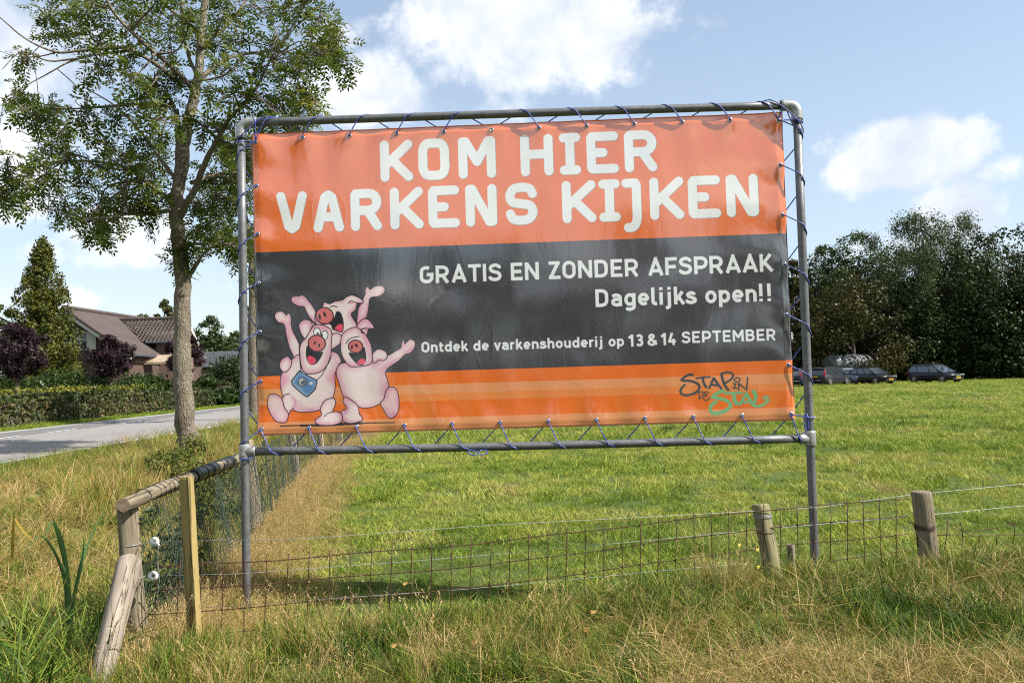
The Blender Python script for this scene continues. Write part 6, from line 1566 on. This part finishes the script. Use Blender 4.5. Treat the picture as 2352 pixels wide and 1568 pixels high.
mb.add([(a[0], a[1], a[2]), (b_[0], a[1], a[2]), (b_[0], a[1]+1.0, a[2]+.45), (a[0], a[1]+1.0, a[2]+.45), (a[0], a[1], a[2]-.14), (b_[0], a[1], a[2]-.14)], [(0, 1, 2, 3), (4, 5, 1, 0)]); part_at('awning', mb, M_beige, hs_, HO)
# low roof right of the trunk
q0 = P(455, 838, 62); g2 = empty('garage', (float(q0[0]), float(q0[1]), ZR)); tag(g2, 'low outbuilding with a dark blue tiled roof right of the big trunk', 'outbuilding')
GO = np.array(g2.location); a = P(452, 845, 62); b_ = P(505, 845, 62); c_ = P(468, 808, 65)
V, F = tiled(float(a[0])-1.5, float(b_[0])+.3, float(a[1]), float(a[2]), float(c_[1])+1, float(c_[2]), 20, 9); link('roof', np_mesh('roof', V-GO, F, M_slate, True), g2)
mb = MB(); xa, xb = float(a[0])-1.3, float(b_[0]); mb.box(((xa+xb)/2, float(a[1])+2.6, (float(a[2])-.1+ZR)/2), (xb-xa, 5.0, float(a[2])-ZR-.15)); part_at('wall', mb, M_brick2, g2, GO)
# small roadside things: white garden stones/pale posts on the drive, a round head lamp
lp = P(428, 858, 40); e = empty('garden_lamp', (float(lp[0]), float(lp[1]), ZR)); tag(e, 'small white topped garden lamp at the hedge beside the big trunk', 'lamp')
mb = MB(); mb.tube([(0, 0, 0), (0, 0, 1.5)], .03, 8); mb.build('pole', M_white, e, True); mb = MB(); mb.tube([(0, 0, 1.5), (0, 0, 1.55), (0, 0, 1.7), (0, 0, 1.75)], [.04, .12, .12, .03], 12); mb.build('lamp_head', M_white, e, True)

# ------------------------------------------------------------------ cars on the pasture
M_tyre = pbr('tyre', (.02, .02, .02), .8)
M_rim = pbr('alloy_rim', (.45, .46, .48), .3, .8)
M_cglass = pbr('car_glass', (.035, .045, .055), .05, spec=1.0, coat=1.0)
M_plate = pbr('yellow_plate', (.75, .42, .02), .5)
M_lampw = pbr('headlight_glass', (.62, .66, .70), .12, spec=.9, coat=1.0)
M_red = pbr('tail_light', (.55, .02, .03), .2, coat=1.0)
M_trim = pbr('black_trim', (.02, .02, .022), .5)
M_chr = pbr('chrome', (.7, .7, .7), .15, 1.0)
def paint(name, c, metal=.3): return pbr(name, c, .4, metal*.3, coat=.5, spec=.2)
def loft(stations, n_half):
    V = []; F = []
    for st in stations:
        for s_ in (1, -1):
            pts = st[1] if s_ == 1 else st[1][::-1]
            for (y, z) in pts: V.append((st[0], s_*y, z))
    n = len(stations[0][1])*2
    for i in range(len(stations)-1):
        for j in range(n): F.append((i*n+j, (i+1)*n+j, (i+1)*n+(j+1) % n, i*n+(j+1) % n))
    F += [tuple(range(n)), tuple((len(stations)-1)*n+j for j in range(n))[::-1]]
    return V, F
def car(kind, loc, rz, pm, label):
    """x forward; origin on the ground under the middle"""
    e = empty('parked_car', tuple(loc), rz); tag(e, label, 'car', 'cars parked on the pasture')
    L, W, Hh = {'wagon': (4.75, 1.80, 1.50), 'hatch': (4.1, 1.70, 1.44), 'mpv': (4.65, 1.78, 1.52)}[kind]
    h2 = W/2; hood = .92 if kind != 'hatch' else .90; belt = .96
    def sec(w_, zb_, zt_): return [(w_*.80, zb_), (w_*.97, zb_+.10), (w_, zb_+.30), (w_*.985, zt_-.14), (w_*.93, zt_-.03), (w_*.5, zt_), (.001, zt_+.012)]
    f = L/2
    st = [(-f, sec(h2*.80, .38, belt-.16)), (-f+.06, sec(h2*.93, .26, belt-.02)), (-f+.4, sec(h2, .20, belt+.02)), (-f*.45, sec(h2, .18, belt)), (0, sec(h2, .18, belt-.02)), (f*.42, sec(h2, .18, belt-.05)), (f*.62, sec(h2, .20, hood-.04)), (f*.86, sec(h2*.95, .22, hood-.16)), (f-.10, sec(h2*.86, .26, .70)), (f, sec(h2*.72, .34, .58))]
    V, F = loft(st, 7); mb = MB(); mb.add(V, F); me = mb.mesh('body', pm, True); body = link('body', me, e)
    # glasshouse: pillars and roof painted, glass between
    rw = h2*.74
    if kind == 'hatch': xs4 = (-f+.22, -f+.75, f*.10, f*.52)
    elif kind == 'wagon': xs4 = (-f+.15, -f+.50, f*.12, f*.50)
    else: xs4 = (-f+.12, -f+.42, f*.18, f*.60)
    a, b_, c_, d = xs4; zt_ = Hh; gw = h2*.93
    P_ = {'rl': (a, gw, belt), 'rt': (b_, rw, zt_-.06), 'ft': (c_, rw, zt_-.06), 'fl': (d, gw, belt-.05)}
    mb = MB(); mb.add([(a, gw, belt), (b_, rw, zt_-.05), (c_, rw, zt_-.05), (d, gw, belt-.06), (a, -gw, belt), (b_, -rw, zt_-.05), (c_, -rw, zt_-.05), (d, -gw, belt-.06)], [(0, 3, 2, 1), (4, 5, 6, 7), (3, 7, 6, 2), (0, 1, 5, 4), (1, 2, 6, 5)])
    gl = mb.build('glasshouse', M_cglass, e)
    rp = [(x_, [(rw*1.03, zt_-.07-dz_), (rw*.98, zt_-.02-dz_), (rw*.6, zt_+.02-dz_), (.001, zt_+.035-dz_)]) for x_, dz_ in ((b_-.12, .05), (b_+.1, 0), (0, 0), (c_-.1, .0), (c_+.06, .03))]
    V, F = loft(rp, 4); mb = MB(); mb.add(V, F); mb.build('roof', pm, e, True)
    def pillar(p, q, r): mb = MB(); [mb.tube([(p[0], s_*p[1], p[2]), (q[0], s_*q[1], q[2])], r, 6) for s_ in (1,)]; return mb
    for s_ in (1, -1):
        for p, q in ((P_['rl'], P_['rt']), (P_['fl'], P_['ft']), ((a*.2+d*.8-.55, gw, belt), (c_-.18-.4, rw, zt_-.05)), ((a+(d-a)*.30, gw, belt), (b_+(c_-b_)*.22, rw, zt_-.05))):
            mb = MB(); mb.tube([(p[0], s_*p[1], p[2]), (q[0], s_*q[1], q[2])], .04, 6); mb.build('pillar', pm if p in (P_['rl'], P_['fl']) else M_trim, e)
    for x_ in (-f+.85, f-.88):
        for s_ in (1, -1):
            wh_ = empty('wheel_tmp'); bpy.data.objects.remove(wh_)
            mb = MB(); mb.tube([(x_, s_*(h2-.20), .32), (x_, s_*(h2-.19), .32), (x_, s_*(h2+.005), .32), (x_, s_*(h2+.012), .32)], [.27, .32, .32, .28], 20); ty = mb.build('tyre', M_tyre, e, True)
            mb = MB(); mb.tube([(x_, s_*(h2+.008), .32), (x_, s_*(h2+.020), .32)], [.21, .19], 12)
            mb.build('rim', M_rim, ty)
            mb = MB(); mb.tube([(x_, s_*(h2-.06), .34), (x_, s_*(h2+.006), .34)], .37, 18); mb.build('wheel_arch', M_trim, e, True)
    for s_ in (1, -1):
        mb = MB(); mb.box((f-.13, s_*h2*.60, .665), (.18, .36, .13), Matrix.Rotation(-s_*.38, 3, 'Z')); mb.build('headlight', M_lampw, e)
        mb = MB()
        if kind == 'wagon': mb.box((-f+.10, s_*h2*.84, .93), (.10, .15, .34)); mb.box((-f+.24, s_*h2*.80, 1.22), (.10, .10, .34), Matrix.Rotation(.35, 3, 'Y'))
        else: mb.box((-f+.05, s_*h2*.78, .84), (.12, .22, .22))
        mb.build('tail_light', M_red, e)
        mb = MB(); mb.box((d-.22, s_*(h2+.07), belt+.04), (.10, .17, .13)); mb.build('mirror', pm, e)
    mb = MB(); mb.box((f-.005, 0, .60), (.05, .56, .12)); mb.build('grille', M_chr if kind == 'mpv' else M_trim, e)
    mb = MB(); mb.box((f+.02, 0, .42), (.03, .52, .11)); mb.build('number_plate', M_plate, e)
    mb = MB(); mb.box((f-.02, 0, .28), (.06, 1.1, .09)); mb.build('bumper_grille', M_trim, e)
    mb = MB(); mb.box((-f+.02, 0, .78 if kind == 'wagon' else .70), (.06, .52, .11)); mb.build('number_plate', M_plate, e)
    mb = MB(); mb.box((-f-.0, 0, .50), (.07, 1.35, .05)); mb.build('bumper_strip', M_chr if kind == 'wagon' else M_trim, e)
    if kind in ('wagon', 'mpv'):
        for s_ in (1, -1):
            mb = MB(); mb.tube([(b_+.05, s_*rw*.93, zt_-.01), (b_+.15, s_*rw*.93, zt_+.05), (c_-.2, s_*rw*.93, zt_+.05), (c_-.08, s_*rw*.93, zt_)], .018, 6); mb.build('roof_rail', M_chr if kind == 'mpv' else M_trim, e)
    return e
def cgr(px, py):
    g = G(px, py, 0); return (float(g[0]), float(g[1]), 0)
def aim(px, deg): # heading: 0 = nose straight to the camera, positive turns the nose to the right of the picture
    g = cgr(px, 881); v = math.atan2(CPOS[1]-g[1], CPOS[0]-g[0]); return v+rad(deg)
car('mpv', ground_at(2148, 72), aim(2148, 48), paint('black_blue_paint', (.010, .012, .022)), 'black car with roof rails and silver headlights parked alone on the right')
car('hatch', ground_at(2003, 72), aim(2003, 45), paint('black_paint', (.014, .013, .014)), 'black hatchback facing right, between the silver tank and the lone car')
car('hatch', ground_at(1945, 74.5), aim(1941, 42), paint('silver_blue_paint', (.16, .18, .25), .6), 'silver blue car half hidden behind the dark grey estate')
car('wagon', ground_at(1903, 70), aim(1903, 180-26), paint('dark_grey_paint', (.028, .028, .038), .5), 'dark grey estate seen from behind with tall red tail lights, right of the frame post')
car('wagon', ground_at(1828, 69.5), aim(1826, 180-10), paint('dark_blue_paint', (.015, .02, .05), .4), 'dark blue car seen from behind between the banner edge and the frame post')
# a round tank under foil behind the cars
M_foil = pbr('grey_foil', (.07, .082, .09), .5, nscale=3, namp=.3, bump=.12, bscale=2.5, coat=.1)
g = ground_at(1952, 80); tk = empty('slurry_tank', g, .35); tag(tk, 'big grey foil covered round tank on wheels under the trees behind the cars', 'tank')
mb = MB(); xs7 = np.linspace(-2.6, 2.4, 12); mb.tube([(x_, 0, 1.75+.05*math.sin(x_*3)) for x_ in xs7], [1.0 if 0 < i < 11 else .8 for i in range(12)], 24); mb.build('tank_body', M_foil, tk, True)
mb = MB(); mb.tube([(1.5, 0, 1.75), (1.6, 0, 1.75)], 1.06, 24); mb.build('band', M_trim, tk, True); mb = MB(); mb.tube([(2.4, 0, 1.75), (2.65, 0, 1.75)], [1.1, 1.1], 24); mb.build('rim', M_trim, tk, True)
for x_ in (-1, .6):
    for s_ in (-1, 1): mb = MB(); mb.tube([(x_, s_*.9, .45), (x_, s_*1.15, .45)], .45, 18); mb.build('wheel', M_tyre, tk, True)
# cars parked behind the photographer, mirrored low in the banner
# dark herb clump in the pasture below the banner
hp = G(1537, 990, 0.0); herb(hp, .22, 500, M_shrub, 'herb_clump', 'small dark green herb clump in the pasture, just above the bottom rail on the right')
hp = G(1455, 1008, 0.0)
# distant street verge bushes across the road end
for i, (px, Z, s_) in enumerate(((500, 95, 1.0), (420, 110, 1.2), (560, 120, 1.3), (300, 120, 1.3), (150, 125, 1.3), (20, 120, 1.2), (-80, 110, 1.2))):
    o = empty('far_tree', ground_at(px, Z, 0), i*1.9); o.scale = (s_*.55,)*3; tag(o, ['distant tree above the road end, right of the big trunk', 'distant tree hidden behind the big trunk', 'distant tree beside the left frame post', 'distant tree behind the house roof', 'distant tree behind the right side of the conifer', 'distant tree behind the purple tree at the left edge', 'distant tree just beyond the left edge of the photo'][i], 'tree', 'distant trees beyond the houses'); link('crown', rb[i % 3][0], o); link('trunk', rb[i % 3][1], o)
